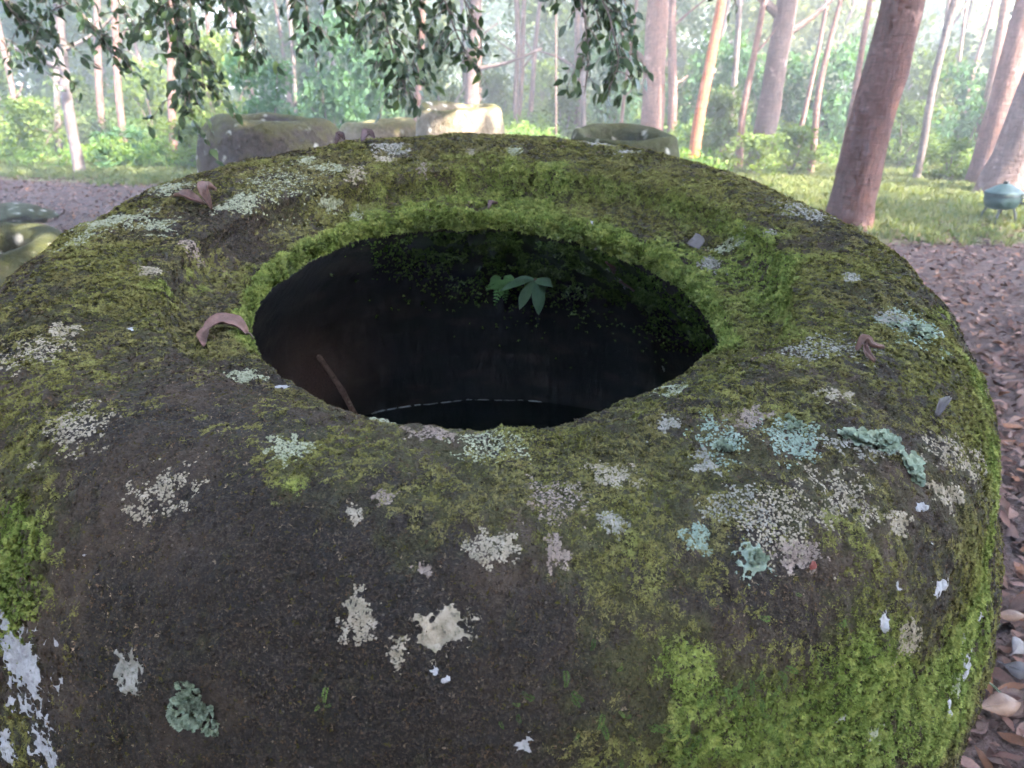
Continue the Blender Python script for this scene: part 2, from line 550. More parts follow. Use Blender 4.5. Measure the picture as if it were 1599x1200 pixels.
HOLE = [(400,520),(410,470),(440,430),(500,390),(560,365),(660,348),(760,350),(860,362),(950,385),(1030,425),(1080,470),(1110,520),(1118,545)]
STEP = [(252,460),(262,510),(300,560),(370,595),(430,610),(520,640),(600,655),(700,662),(800,668),(880,665),(960,645),(1040,615),(1080,590),(1150,565),(1225,530),(1240,500),(1230,420)]
def radii_from(px, z):
    th = []; rr = []
    c, s = math.cos(PE), math.sin(PE)
    for (a, b) in px:
        x = (a - 799.5) / F; y = -(b - 600) / F
        d = (x, c + y * s, -s + y * c)
        t = (z - HH) / d[2]
        X, Y = d[0] * t - CX, d[1] * t - D0
        th.append(math.atan2(Y, X)); rr.append(math.hypot(X, Y))
    return np.array(th), np.array(rr)
def periodic(th, rr, base, fill):
    """smooth periodic radius from measured points; measured gaps fall back to base"""
    T = np.concatenate([th, fill]); V = np.concatenate([rr, np.full(len(fill), base)])
    o = np.argsort(T); T, V = T[o], V[o]
    T = np.concatenate([T - 2*np.pi, T, T + 2*np.pi]); V = np.tile(V, 3)
    g = np.linspace(-np.pi, np.pi, 361)
    v = np.interp(g, T, V)
    k = np.exp(-np.linspace(-2, 2, 21) ** 2); k /= k.sum()
    v = np.convolve(np.concatenate([v[-11:-1], v, v[1:11]]), k, 'valid')
    return lambda a: np.interp((a + np.pi) % (2 * np.pi) - np.pi, g, v)
ZL = -0.078
th_h, r_h = radii_from(HOLE, ZL)
th_s, r_s = radii_from(STEP, 0.0)
r_h = r_h + .012
r_hole = periodic(th_h, r_h, float(np.mean(r_h)), np.radians([-150, -120, -90, -60, -30]))
r_step = periodic(th_s, r_s, float(np.mean(r_s)) + 0.005, np.radians([40, 65, 90, 115, 140]))

OUTER = [(.472,-.005),(.495,.003),(.52,.005),(.60,.005),(.66,-.027),(.705,-.09),(.73,-.18),(.772,-.32),(.783,-.5),(.762,-.8),(.737,-1.2),(.72,-1.7)]
INNER = [(0.02,-1.02),(.25,-1.0),(.42,-.93),(.50,-.78),(.53,-.6),(.52,-.42),(.475,-.27),(.415,-.17),(.375,-.112),(.360,-.092)]
LEDGE = [(.3605,-.080),(.372,-.070),(.40,-.064),(.435,-.061),(.457,-.056),(.468,-.034)]
def jar_grid(nth, nin, nl, nout):
    """jar-frame coordinates on a (profile, angle) grid with the zone of each profile sample"""
    a = smooth_path(INNER, nin); b = smooth_path([INNER[-1]] + LEDGE + [OUTER[0]], nl + 2)[1:-1]
    c = smooth_path(OUTER, nout * 3)
    # denser where it is seen
    s = np.linspace(0, 1, nout); c = c[np.clip(((0.55 * s + 0.45 * s ** 2.2) * (len(c) - 1)).astype(int), 0, len(c) - 1)]
    prof = np.concatenate([a, b, c])
    zone = np.concatenate([np.full(len(a), 0), np.full(len(b), 1), np.full(len(c), 2)])
    th = np.linspace(-np.pi, np.pi, nth, endpoint=False)
    q = (0.112, -0.044, 0.067, -0.030, -0.028)
    g = q[0] + q[1]*np.cos(th) + q[2]*np.sin(th) + q[3]*np.cos(2*th) + q[4]*np.sin(2*th)
    r0 = prof[:, 0][:, None]; z = np.repeat(prof[:, 1][:, None], nth, 1)
    rh, rs = r_hole(th)[None], r_step(th)[None]
    inner = r0 * (1 + (rh / .360 - 1) * sstep(-.5, -.12, prof[:, 1])[:, None])
    led = rh + (rs - rh) * np.clip((r0 - .360) / (.472 - .360), 0, 1)
    w = np.clip((r0 - .5) / .12, 0, 1)
    out = (r0 + (rs - .472) * np.clip(1 - (r0 - .472) / .12, 0, 1)) * (1 + g[None] * w)
    zz = zone[:, None]
    r = np.where(zz == 0, inner, np.where(zz == 1, led, out))
    return r, z, th, zone, prof

def to_world(r, z, th):
    return JO + (r * np.cos(th))[..., None] * E1 + (r * np.sin(th))[..., None] * E2 + z[..., None] * E3

NTH, NIN, NL, NOUT = 1150, 110, 64, 250
r, z, th, zone, prof = jar_grid(NTH, NIN, NL, NOUT)
W = to_world(r, z, np.broadcast_to(th, r.shape))
NP = W.shape[0]
def grid_normals(W):
    dt = np.roll(W, -1, 1) - np.roll(W, 1, 1)
    dp = np.gradient(W, axis=0)
    n = np.cross(dt, dp)
    n /= np.linalg.norm(n, axis=-1)[..., None] + 1e-12
    return n
Nrm = grid_normals(W)
# profile runs from the inside outwards: dt x dp points into the stone or out of it; make it point out
if Nrm[NIN + NL + 30, 0] @ E3 < 0: Nrm = -Nrm
P0 = W.reshape(-1, 3); N0 = Nrm.reshape(-1, 3)
ZN = np.repeat(zone, NTH)
outw = np.where(ZN == 0, 0.12, 1.0)
disp = 0.012 * fbm(P0, 6, 2, 3) + (0.0042 * fbm(P0, 20, 3, 21) + 0.0034 * fbm(P0, 70, 3, 41)) * (.6 + .4 * outw)
disp += 0.0022 * noise3(P0 * 230, 77) * outw
pits = fbm(P0, 34, 3, 91)
disp -= 0.0028 * sstep(0.22, 0.5, pits)
lipw = np.exp(-((np.repeat(np.arange(NP), NTH) - NIN) / 9.0) ** 2)
disp += lipw * (0.0022 * fbm(P0, 45, 2, 14))
# lumps and hollows of the weathered rim (metres, along the normal)
P1 = P0 + N0 * disp[:, None]
Vjar = P1
i, j = np.meshgrid(np.arange(NP - 1), np.arange(NTH), indexing='ij')
j2 = (j + 1) % NTH
Fj = np.stack([i * NTH + j, i * NTH + j2, (i + 1) * NTH + j2, (i + 1) * NTH + j], -1).reshape(-1, 4)
fc = Vjar[Fj[len(Fj) - 40 * NTH]]
fn = np.cross(fc[1] - fc[0], fc[2] - fc[0])
if fn @ (fc[0] - JO) < 0: Fj = Fj[:, ::-1]
jar_me = mesh_np('stone_jar', Vjar, Fj)
jar = link('stone_jar', jar_me, M['stone'])
tag(jar, 'huge mossy round stone jar with open dark mouth filling the foreground', 'stone jar')
bpy.context.view_layer.update()
bvh = BVHTree.FromObject(jar, bpy.context.evaluated_depsgraph_get())
CAMP = Vector((0, 0, CAMZ))
def hit(px, py):
    d = pix(px, py).normalized()
    p, n, f, dist = bvh.ray_cast(CAMP, d)
    if p is None: return None
    return p, n, dist, d

# --- fields over the stone: where it is mossy, where bright, where bare.  Spots are (x, y, radius) read off the photograph
def spots(P, L):
    o = np.zeros(len(P))
    for (px, py, rp, amp) in L:
        h = hit(px, py)
        if h is None: continue
        p, n, dist, d = h
        rad = rp * dist / F
        o += amp * np.exp(-((P - np.array(p)) ** 2).sum(1) / (rad * rad))
    return o
MOSS = [(600,745,110,.35),(760,790,130,.3),(500,705,80,.3),(660,830,110,.28),(880,830,110,.3),(420,650,70,.25),(1000,860,90,.25),(150,420,110,.2),(90,560,110,.15),(240,560,90,.2),(360,690,60,.2),(560,880,80,.2),(1000,640,60,.5),(620,665,60,.3),(900,675,60,.4),(700,240,160,.35),(400,290,170,.3),(1000,270,150,.45),(1200,330,120,.4),(1300,430,120,.5),(900,320,120,.35),(600,310,140,.3),
        (200,440,130,.25),(330,440,90,.1),(110,480,110,.15),(330,540,60,.5),(250,480,80,.35),(1420,520,120,.35),(1150,560,110,.45),(1250,650,140,.25),(1150,480,60,.5),
        (900,710,140,.4),(1000,740,120,.4),(1050,700,90,.4),(460,720,55,.9),(440,760,40,.8),(520,800,60,.25),(650,850,80,.25),(800,800,140,.2),(920,880,90,.35),(1100,780,100,.3),
        (1340,860,120,.3),(1500,560,70,.6),(1540,700,60,.9),(1530,850,80,.8),(1500,1000,90,.9),(1380,1130,120,.9),(1250,1180,110,1.0),(1100,1170,100,.9),(1080,1050,55,.9),(1010,1020,50,.7),
        (960,1180,70,.7),(1350,1010,80,.7),(1190,1090,60,.6),(1480,1180,100,.9),(20,820,60,.9),(30,900,70,1.0),(60,720,60,.5),(15,1000,50,.7),(30,1120,30,.6),
        (260,770,200,-.45),(420,880,200,-.5),(200,930,180,-.5),(600,960,200,-.4),(450,1080,250,-.55),(700,1120,200,-.5),(820,1010,130,-.35),(350,660,140,-.25),(180,600,120,-.15),(1180,960,110,-.45),(1250,930,90,-.4),
        (150,1100,160,-.5),(300,1000,160,-.3),(1450,690,50,-.2),(370,390,60,-.35),(330,360,60,-.3),(420,350,60,-.2),(280,620,90,-.2)]
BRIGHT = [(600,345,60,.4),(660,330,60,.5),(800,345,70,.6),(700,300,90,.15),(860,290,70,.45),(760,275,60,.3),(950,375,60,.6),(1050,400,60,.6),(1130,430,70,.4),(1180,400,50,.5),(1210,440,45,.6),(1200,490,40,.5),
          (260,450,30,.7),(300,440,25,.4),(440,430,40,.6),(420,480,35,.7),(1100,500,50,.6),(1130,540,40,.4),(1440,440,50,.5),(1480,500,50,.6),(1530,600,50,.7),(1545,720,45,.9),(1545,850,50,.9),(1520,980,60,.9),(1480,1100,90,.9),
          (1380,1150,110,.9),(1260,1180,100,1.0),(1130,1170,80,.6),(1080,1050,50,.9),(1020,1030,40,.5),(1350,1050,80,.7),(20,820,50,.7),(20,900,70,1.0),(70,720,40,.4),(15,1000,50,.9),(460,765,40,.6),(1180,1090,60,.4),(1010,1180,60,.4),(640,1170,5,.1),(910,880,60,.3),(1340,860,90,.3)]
GREENIN = [(760,385,95,.9),(880,410,95,.9),(990,450,80,.9),(1080,500,55,.8),(660,375,60,.5)]
sub = np.arange(len(Vjar))
film = 0.35 + spots(Vjar, MOSS) * 0.55 + 0.25 * fbm(Vjar, 14, 3, 8)
film_in = np.clip(spots(Vjar, GREENIN), 0, 1) * (0.75 + 0.5 * fbm(Vjar, 30, 3, 9))
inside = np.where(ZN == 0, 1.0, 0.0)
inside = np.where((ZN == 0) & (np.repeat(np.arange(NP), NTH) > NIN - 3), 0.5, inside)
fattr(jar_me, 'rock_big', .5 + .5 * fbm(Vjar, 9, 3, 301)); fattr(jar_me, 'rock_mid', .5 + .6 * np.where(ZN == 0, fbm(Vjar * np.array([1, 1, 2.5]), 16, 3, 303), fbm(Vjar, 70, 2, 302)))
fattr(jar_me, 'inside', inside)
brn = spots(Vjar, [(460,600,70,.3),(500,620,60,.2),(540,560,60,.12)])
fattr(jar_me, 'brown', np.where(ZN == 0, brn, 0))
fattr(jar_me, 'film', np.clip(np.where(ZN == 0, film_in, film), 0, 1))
del film, film_in

# --- lichen patches: thin crusts with their own edge, lying on the stone
patch_masks = []
def smooth_normal(p):
    k = np.argmin(((P0s - np.array(p)) ** 2).sum(1))
    return N0s[k]
step_i, step_j = 6, 12
P0s = W[NIN - 40::3, ::10].reshape(-1, 3); N0s = Nrm[NIN - 40::3, ::10].reshape(-1, 3)
def patch_frame(px, py, w, h, p, d, dist):
    """tangent axes and real width and height of a patch that covers w x h pixels of the photograph at px, py"""
    n = smooth_normal(p); d = np.array(d)
    a = np.array([1.0, 0, 0]); a = a - n * (a @ n); a /= np.linalg.norm(a)
    b = np.cross(n, a)
    def span(ux, uy):
        # where the rays at both ends of the span meet the tangent plane
        q = []
        for s_ in (-.5, .5):
            r_ = np.array(pix(px + ux * s_, py + uy * s_))
            den = r_ @ n
            if abs(den) < .12: return None
            t_ = ((np.array(p) - np.array(CAMP)) @ n) / den
            q.append(np.array(CAMP) + r_ * t_)
        return np.linalg.norm(q[1] - q[0])
    wm = span(min(w, 30), 0); hm = span(0, min(h, 10))
    wm = w * dist / F if wm is None else wm * w / min(w, 30)
    hm = 3 * h * dist / F if hm is None else hm * h / min(h, 10)
    wm = min(wm, 2.2 * w * dist / F); hm = min(hm, 3.2 * h * dist / F)
    return a, b, n, wm, hm
def granular(px, py, w, h, kind, seed, solid):
    """powdery crust: hundreds of small flat granules that thin out towards the edge"""
    H = hit(px, py)
    if H is None: return
    p, n, dist, d = H
    a, b, n, wm, hm = patch_frame(px, py, w, h, p, d, dist)
    rs = np.random.default_rng(seed)
    gs = 0.00125 * (dist / .9) ** .6
    m = int(min(2600, 2.2 * wm * hm / (gs * gs) * .75))
    u = rs.uniform(-1.3, 1.3, (m, 2))
    Pn = np.stack([u[:, 0] * wm / 2, u[:, 1] * hm / 2, np.full(m, seed * 1.7)], -1)
    size = math.sqrt(wm * hm)
    body = 1 - np.hypot(u[:, 0], u[:, 1]) + .55 * fbm(Pn, 3.0 / size, 2, seed) + .5 * fbm(Pn, 8.0 / size, 2, seed + 4) + .35 * fbm(Pn, 1 / .006, 1, seed + 8)
    k = rs.random(m) < sstep(0.0, .65, body) * (.65 + .7 * solid)
    parts = []
    pa = np.array(p)
    ring = np.linspace(0, 2 * np.pi, 5, endpoint=False)
    for q in Pn[k]:
        o = pa + a * q[0] + b * q[1]
        hp, hn, hf, hd = bvh.ray_cast(Vector(o + n * .05), Vector(-n), .12)
        if hp is None: continue
        nv = np.array(hn); t1 = np.cross(nv, b); t1 /= np.linalg.norm(t1) + 1e-9; t2 = np.cross(nv, t1)
        r_ = gs * rs.uniform(.6, 1.5); ph = rs.uniform(0, 6)
        rr = r_ * rs.uniform(.7, 1.3, 5)
        V = np.array(hp) + (np.cos(ring + ph) * rr)[:, None] * t1 + (np.sin(ring + ph) * rr)[:, None] * t2 + nv * .0002
        V = np.concatenate([V, [np.array(hp) + nv * r_ * rs.uniform(.5, 1.0)]])
        kk = np.arange(5)
        parts.append((V, [np.stack([kk, (kk + 1) % 5, np.full(5, 5)], -1)]))
    if len(parts) < 3: return
    V, Fs = join(parts)
    tag(link('lichen_patch', mesh_np('lichen_patch', V, Fs), M[kind], jar), kind='stuff')
    gx, gy = np.meshgrid(np.linspace(-1.3, 1.3, 40), np.linspace(-1.3, 1.3, 40), indexing='ij')
    cell = 2.6 * max(wm, hm) / 2 / 39
    nx = ny = 40
    X, Y_ = (np.arange(nx) - 19.5) * cell, (np.arange(ny) - 19.5) * cell
    GX, GY = np.meshgrid(X, Y_, indexing='ij')
    Q = np.stack([GX.ravel(), GY.ravel(), np.full(GX.size, seed * 1.7)], -1)
    bod = 1 - np.hypot(GX / (wm / 2), GY / (hm / 2)).ravel() + .55 * fbm(Q, 3.0 / size, 2, seed) + .5 * fbm(Q, 8.0 / size, 2, seed + 4)
    keep = (bod > .35).reshape(nx, ny)
    patch_masks.append((pa, a, b, n, keep, cell, nx, ny, .62, 'white', keep, solid))
def lichen(px, py, w, h, kind, seed, rot=0.0, solid=0.5, thick=0.0022, name='lichen_patch'):
    H = hit(px, py)
    if H is None: return
    p, n, dist, d = H
    a, b, n, wm, hm = patch_frame(px, py, w, h, p, d, dist)
    cell = max(0.0010, max(wm, hm) / 72)
    nx, ny = int(wm * 1.5 / cell) + 3, int(hm * 1.5 / cell) + 3
    gx, gy = np.meshgrid((np.arange(nx) - (nx - 1) / 2) * cell, (np.arange(ny) - (ny - 1) / 2) * cell, indexing='ij')
    c, s = math.cos(rot), math.sin(rot)
    ux, uy = gx / (wm / 2), gy / (hm / 2)
    vx, vy = ux * c + uy * s, -ux * s + uy * c
    Pn = np.stack([gx.ravel(), gy.ravel(), np.full(gx.size, seed * 3.71)], -1)
    size = math.sqrt(wm * hm)
    lob = fbm(Pn, 3.2 / size, 2, seed) * 0.55 + fbm(Pn, 9.0 / size, 2, seed + 5) * 0.35
    gran = fbm(Pn, 1 / 0.0042, 2, seed + 9)
    body = (1.0 - np.hypot(vx, vy).ravel()) + lob
    fld = np.minimum(body, .7) + gran * (0.55 + 1.1 * (1 - solid)) - 0.42 * (1 - solid)
    keep = (fld > 0.0).reshape(nx, ny)
    ck = keep[:-1, :-1] & keep[1:, :-1] & keep[:-1, 1:] & keep[1:, 1:]
    if ck.sum() < 4: return
    ii, jj = np.nonzero(ck)
    vid = np.full((nx, ny), -1, dtype=np.int64)
    quads = np.stack([ii * ny + jj, (ii + 1) * ny + jj, (ii + 1) * ny + jj + 1, ii * ny + jj + 1], -1)
    used = np.unique(quads)
    remap = np.full(nx * ny, -1); remap[used] = np.arange(len(used))
    quads = remap[quads]
    x, y = gx.ravel()[used].copy(), gy.ravel()[used].copy()
    # soften the stair steps of the outline
    e = np.concatenate([quads[:, [0, 1]], quads[:, [1, 2]], quads[:, [2, 3]], quads[:, [3, 0]]])
    for _ in range(2):
        sx = np.zeros(len(used)); sy = np.zeros(len(used)); cnt = np.zeros(len(used))
        for A, B in ((0, 1), (1, 0)):
            np.add.at(sx, e[:, A], x[e[:, B]]); np.add.at(sy, e[:, A], y[e[:, B]]); np.add.at(cnt, e[:, A], 1)
        x = 0.5 * x + 0.5 * sx / cnt; y = 0.5 * y + 0.5 * sy / cnt
    hgt = np.clip(fld[used] * 3, 0, 1) * thick * (0.55 + 0.45 * gran[used]) + 0.0004
    pos = np.empty((len(used), 3)); pa = np.array(p)
    fallback = 0.0
    ok = np.ones(len(used), bool)
    for k in range(len(used)):
        o = pa + a * x[k] + b * y[k]
        hp, hn, hf, hd = bvh.ray_cast(Vector(o + n * 0.05), Vector(-n), 0.12)
        if hp is None:
            pos[k] = o; ok[k] = False; continue
        pos[k] = np.array(hp) + np.array(hn) * hgt[k]
    quads = quads[ok[quads].all(1)]
    if len(quads) < 4: return
    me = mesh_np(name, pos, quads)
    me.flip_normals() if False else None
    lo = link(name, me, M[kind], jar)
    if solid < .6: tag(lo, kind='stuff')
    patch_masks.append((pa, a, b, n, keep, cell, nx, ny, 0.97 if solid > 0.4 else 0.8, kind, (body > -.12).reshape(nx, ny), solid))

LICH = [
 (42,1036,62,112,'white',.85),(10,1160,24,52,'white',.8),(72,1172,46,54,'white',.75),(132,867,9,8,'white',.9),(88,1003,12,14,'white',.9),
 (680,1047,15,17,'white',.95),(698,1062,22,14,'white',.95),(817,1160,32,34,'white',.9),(1467,917,24,28,'white',.8),(1400,915,13,17,'white',.8),
 (1441,792,18,14,'white',.8),(1455,850,9,11,'white',.9),(1380,972,22,30,'white',.55),(1313,1121,15,13,'white',.8),(486,1197,9,9,'white',.9),(925,350,12,18,'white',.6),
 (1528,960,10,22,'white',.6),(1508,1045,14,50,'white',.5),(1495,1075,12,60,'mint',.6),(1482,1110,10,30,'white',.5),(1503,990,9,40,'mint',.5),(1366,1145,22,26,'mint',.5),
 (698,985,84,72,'cream',.85),(622,1022,28,48,'cream',.5),(560,965,60,82,'cream',.35),(203,1050,52,64,'grey',.75),(252,765,96,74,'cream',.35),(118,665,96,62,'cream',.35),
 (55,550,92,52,'cream',.3),(440,280,118,54,'mint',.7),(370,317,52,28,'mint',.85),(185,345,64,26,'mint',.8),(242,352,66,28,'mint',.6),(120,378,50,30,'mint',.5),
 (150,350,44,20,'mint',.4),(270,293,66,20,'mint',.45),(340,262,48,14,'mint',.7),(510,262,54,20,'mint',.5),(556,268,36,20,'cream',.35),(514,317,32,26,'mint',.75),(556,337,20,18,'mint',.6),
 (612,232,62,14,'grey',.6),(430,242,60,12,'mint',.7),(600,250,34,14,'cream',.4),(735,238,16,12,'cream',.5),(803,236,26,14,'mint',.5),(935,227,58,14,'grey',.7),(975,238,40,10,'grey',.5),
 (1260,330,58,24,'grey',.6),(1145,382,54,24,'mint',.4),(1110,415,40,26,'grey',.25),(1380,370,42,14,'mint',.6),(1330,433,30,14,'grey',.5),(1200,365,30,10,'grey',.4),(1425,508,82,54,'teal',.45),(1395,497,40,24,'grey',.3),
 (1225,683,80,62,'teal',.45),(1120,685,76,62,'teal',.4),(1100,722,38,40,'grey',.4),(1175,880,54,66,'teal',.8),(1220,820,120,110,'cream',.22),(1150,790,100,100,'grey',.2),(1095,840,50,44,'teal',.35),
 (1310,770,100,90,'cream',.28),(1345,690,110,34,'grey',.1),(1490,705,100,56,'cream',.3),(1478,772,40,44,'cream',.35),(1402,815,36,40,'cream',.4),(1415,1005,42,60,'cream',.4),
 (775,695,120,56,'mint',.3),(860,770,100,84,'pink',.25),(960,745,76,42,'cream',.25),(770,855,76,66,'cream',.35),(960,815,42,40,'grey',.3),(870,865,34,46,'pink',.3),
 (605,775,34,22,'pink',.25),(555,800,34,26,'cream',.25),(450,705,76,38,'mint',.25),(380,590,58,30,'mint',.5),(440,604,24,10,'white',.9),(1290,548,160,44,'grey',.22),(1060,612,66,26,'mint',.4),
 (600,657,50,10,'mint',.6),(680,676,110,20,'pink',.3),(232,425,38,16,'cream',.3),(205,515,14,10,'white',.6),(1250,870,60,44,'pink',.3),(1170,650,70,24,'pink',.2),(1310,620,60,26,'cream',.2),(1040,660,40,20,'grey',.2),
 (660,262,30,18,'pink',.3),(480,250,30,14,'mint',.4),(300,385,40,16,'pink',.15),(660,890,30,24,'pink',.2),(1010,690,10,7,'white',.7),(95,520,50,24,'cream',.25),
]
for k, (px, py, w, h, kd, so) in enumerate(LICH):
    if (kd != 'white' and so < .66) or kd == 'mint':
        granular(px, py, w * 1.12, h * 1.12, kd, 100 + k * 7, so)
        continue
    lichen(px, py, w, h, kd, 100 + k * 7, rot=0.0 if so > .8 else 0.4 * math.sin(k * 2.3), solid=so, thick=0.0014 if so < .6 else 0.0012)

def frilly(px, py, w, h, nlobes, lob_px, seed):
    """leafy lichen: many small ruffled lobes that overlap outwards"""
    H = hit(px, py)
    p, n, dist, d = H
    a, b, n, wm, hm = patch_frame(px, py, w, h, p, d, dist)
    wm, hm = wm / 2, hm / 2
    lr = lob_px * dist / F / 2
    rs = np.random.default_rng(seed)
    parts = []; deep = []
    for k in range(nlobes):
        ang = rs.uniform(0, 2 * np.pi); rad = math.sqrt(rs.uniform(0.02, 1)) * (0.82 + 0.25 * math.sin(3 * ang + seed) + 0.12 * math.sin(7 * ang))
        cx, cy = math.cos(ang) * rad * wm, math.sin(ang) * rad * hm
        o = np.array(p) + a * cx + b * cy
        hp, hn, hf, hd = bvh.ray_cast(Vector(o + n * 0.05), Vector(-n), 0.12)
        if hp is None: continue
        out = ang + rs.normal(0, 0.5)
        s = lr * rs.uniform(0.7, 1.25)
        m = 11
        t = np.linspace(0, 2 * np.pi, m, endpoint=False)
        rr = s * (1 + 0.22 * np.cos(3 * t + rs.uniform(0, 6)) + 0.1 * np.cos(5 * t + rs.uniform(0, 6)))
        lx, ly = rr * np.cos(t), rr * np.sin(t)
        nv = np.array(hn)
        u = a * math.cos(out) + b * math.sin(out); v = np.cross(nv, u)
        lift = 0.0008 + 0.0042 * rs.random() ** 1.5 + 0.0016 * np.maximum(0, np.cos(t)) + 0.0009 * np.cos(4 * t + k)
        ring = np.array(hp) + u * lx[:, None] + v * ly[:, None] + nv * lift[:, None]
        inner = np.array(hp) + 0.5 * (u * lx[:, None] + v * ly[:, None]) + nv * (lift * 0.55 + 0.0002)[:, None]
        V = np.concatenate([ring, inner, [np.array(hp) + nv * 0.0010]])
        q = np.arange(m); q2 = (q + 1) % m
        parts.append((V, [np.stack([q, q2, m + q2, m + q], -1), np.stack([m + q, m + q2, np.full(m, 2 * m)], -1)]))
        dv = rs.random() ** 1.5 * .5; deep += [dv] * m + [.2 + dv] * m + [.9]
    V, Fs = join(parts)
    me = mesh_np('frilly_lichen', V, Fs)
    fattr(me, 'deep', deep)
    link('frilly_lichen', me, M['frill'], jar)
    patch_masks.append((np.array(p), a, b, n, None, (wm, hm), 0, 0, 0.9, 'teal', None, 1))
frilly(300, 1108, 80, 84, 330, 7, 3)
frilly(1335, 682, 46, 22, 46, 15, 4); frilly(1375, 692, 50, 30, 52, 15, 5); frilly(1424, 730, 36, 40, 50, 15, 6)
frilly(1178, 872, 34, 30, 30, 9, 8); frilly(1240, 668, 26, 22, 26, 9, 9); frilly(1130, 700, 34, 20, 26, 9, 10); frilly(1432, 515, 44, 26, 40, 9, 12)

# --- moss: many thousand small tufts on the stone
def tuft_mesh(seed, n=8, spread=0.75, wid=0.13, curl=0.35, h=1.0):
    rs = np.random.default_rng(seed)
    V = []; T = []
    for k in range(n):
        a = rs.uniform(0, 2 * np.pi); lean = rs.uniform(0.1, 1.0) * spread
        hh = h * rs.uniform(0.55, 1.0)
        d = np.array([math.cos(a), math.sin(a), 0]); sd_ = np.array([-d[1], d[0], 0])
        root = d * rs.uniform(0, 0.35)
        mid = root + d * lean * 0.4 + np.array([0, 0, hh * 0.6])
        tip = root + d * lean * (0.8 + curl) + np.array([0, 0, hh * (1.0 - 0.3 * curl)])
        w = wid * rs.uniform(0.7, 1.3)
        o = len(V)
        V += [root - sd_ * w * .6, root + sd_ * w * .6, mid - sd_ * w, mid + sd_ * w, tip]
        T += [(o, o + 1, o + 3), (o, o + 3, o + 2), (o + 2, o + 3, o + 4)]
    return np.array(V), [np.array(T)]
TUFTS = [proto('moss_tuft', *tuft_mesh(s, 8, 0.95, 0.21), M['tuft']) for s in (1, 2, 3, 4)]
def frond_mesh(seed):
    rs = np.random.default_rng(seed)
    V = []; T = []
    n = 9
    ax = smooth_path([(0, 0, 0), (0.3, 0, 0.22), (0.7, 0.04, 0.28), (1.0, 0.02, 0.18)], n + 1)
    for k in range(1, n + 1):
        for s in (-1, 1):
            L = 0.30 * (1 - abs(k / n - 0.35)) * rs.uniform(0.8, 1.1)
            p = ax[k]; q = p + np.array([0.10, s * L, 0.03 * rs.normal()])
            m1 = p + (q - p) * .5 + np.array([.055, 0, .012]); m2 = p + (q - p) * .5 - np.array([.055, 0, 0])
            o = len(V); V += [p, m1, q, m2]; T += [(o, o + 1, o + 2), (o, o + 2, o + 3)]
    return np.array(V), [np.array(T)]
FRONDS = [proto('moss_frond', *frond_mesh(s), M['tuft']) for s in (5, 6)]

def sample_jar(n, lo, hi):
    """random points on the jar between profile rows lo and hi, with equal density per area"""
    A = Vjar.reshape(NP, NTH, 3)[lo:hi]
    d1 = np.linalg.norm(np.roll(A, -1, 1) - A, axis=-1)[:-1]
    d2 = np.linalg.norm(A[1:] - A[:-1], axis=-1)
    ar = (d1 * d2).ravel()
    # only the part the place shows: leave out what is low on the far side
    cdf = np.cumsum(ar); tot = cdf[-1]
    k = np.searchsorted(cdf, rng.random(n) * tot)
    k = np.clip(k, 0, len(ar) - 1)
    ii, jj = k // NTH, k % NTH
    u, v = rng.random(n)[:, None], rng.random(n)[:, None]
    jn = (jj + 1) % NTH
    P = (A[ii, jj] * (1-u) + A[ii + 1, jj] * u) * (1 - v) + (A[ii, jn] * (1 - u) + A[ii + 1, jn] * u) * v
    B = Nrm[lo:hi]
    return P, B[ii, jj], ii + lo, jj, tot

def patch_cover(P):
    """how far a lichen patch covers each point, and the loose granules' colour and chance round about it"""
    cov = np.zeros(len(P)); gch = np.zeros(len(P)); gcol = np.zeros((len(P), 3))
    for (p, a, b, n, keep, cell, nx, ny, sol, kind, body, so) in patch_masks:
        d = P - p
        near_ = np.nonzero((d * d).sum(1) < .03)[0]
        d = d[near_]
        x, y, zz = d @ a, d @ b, d @ n
        if keep is None:
            m = near_[((x / cell[0]) ** 2 + (y / cell[1]) ** 2 < 0.9) & (np.abs(zz) < 0.04)]
            cov[m] = np.maximum(cov[m], sol)
        else:
            ix = np.round(x / cell + (nx - 1) / 2).astype(int); iy = np.round(y / cell + (ny - 1) / 2).astype(int)
            m = (ix >= 0) & (ix < nx) & (iy >= 0) & (iy < ny) & (np.abs(zz) < 0.04)
            idx = near_[m]; kk = keep[ix[m], iy[m]]; bb = body[ix[m], iy[m]]
            cov[idx[kk]] = np.maximum(cov[idx[kk]], sol)
            if kind != 'white':
                c0, c1 = map(np.array, LCOL[kind])
                gch[idx[bb]] = .95 if so < .5 else .5
                u = rng.random((bb.sum(), 1)); gcol[idx[bb]] = (c0 * (1 - u) + c1 * u) * 1.05
                cov[idx[bb]] = np.maximum(cov[idx[bb]], .55 if so < .5 else .2)
    return cov, gch, gcol

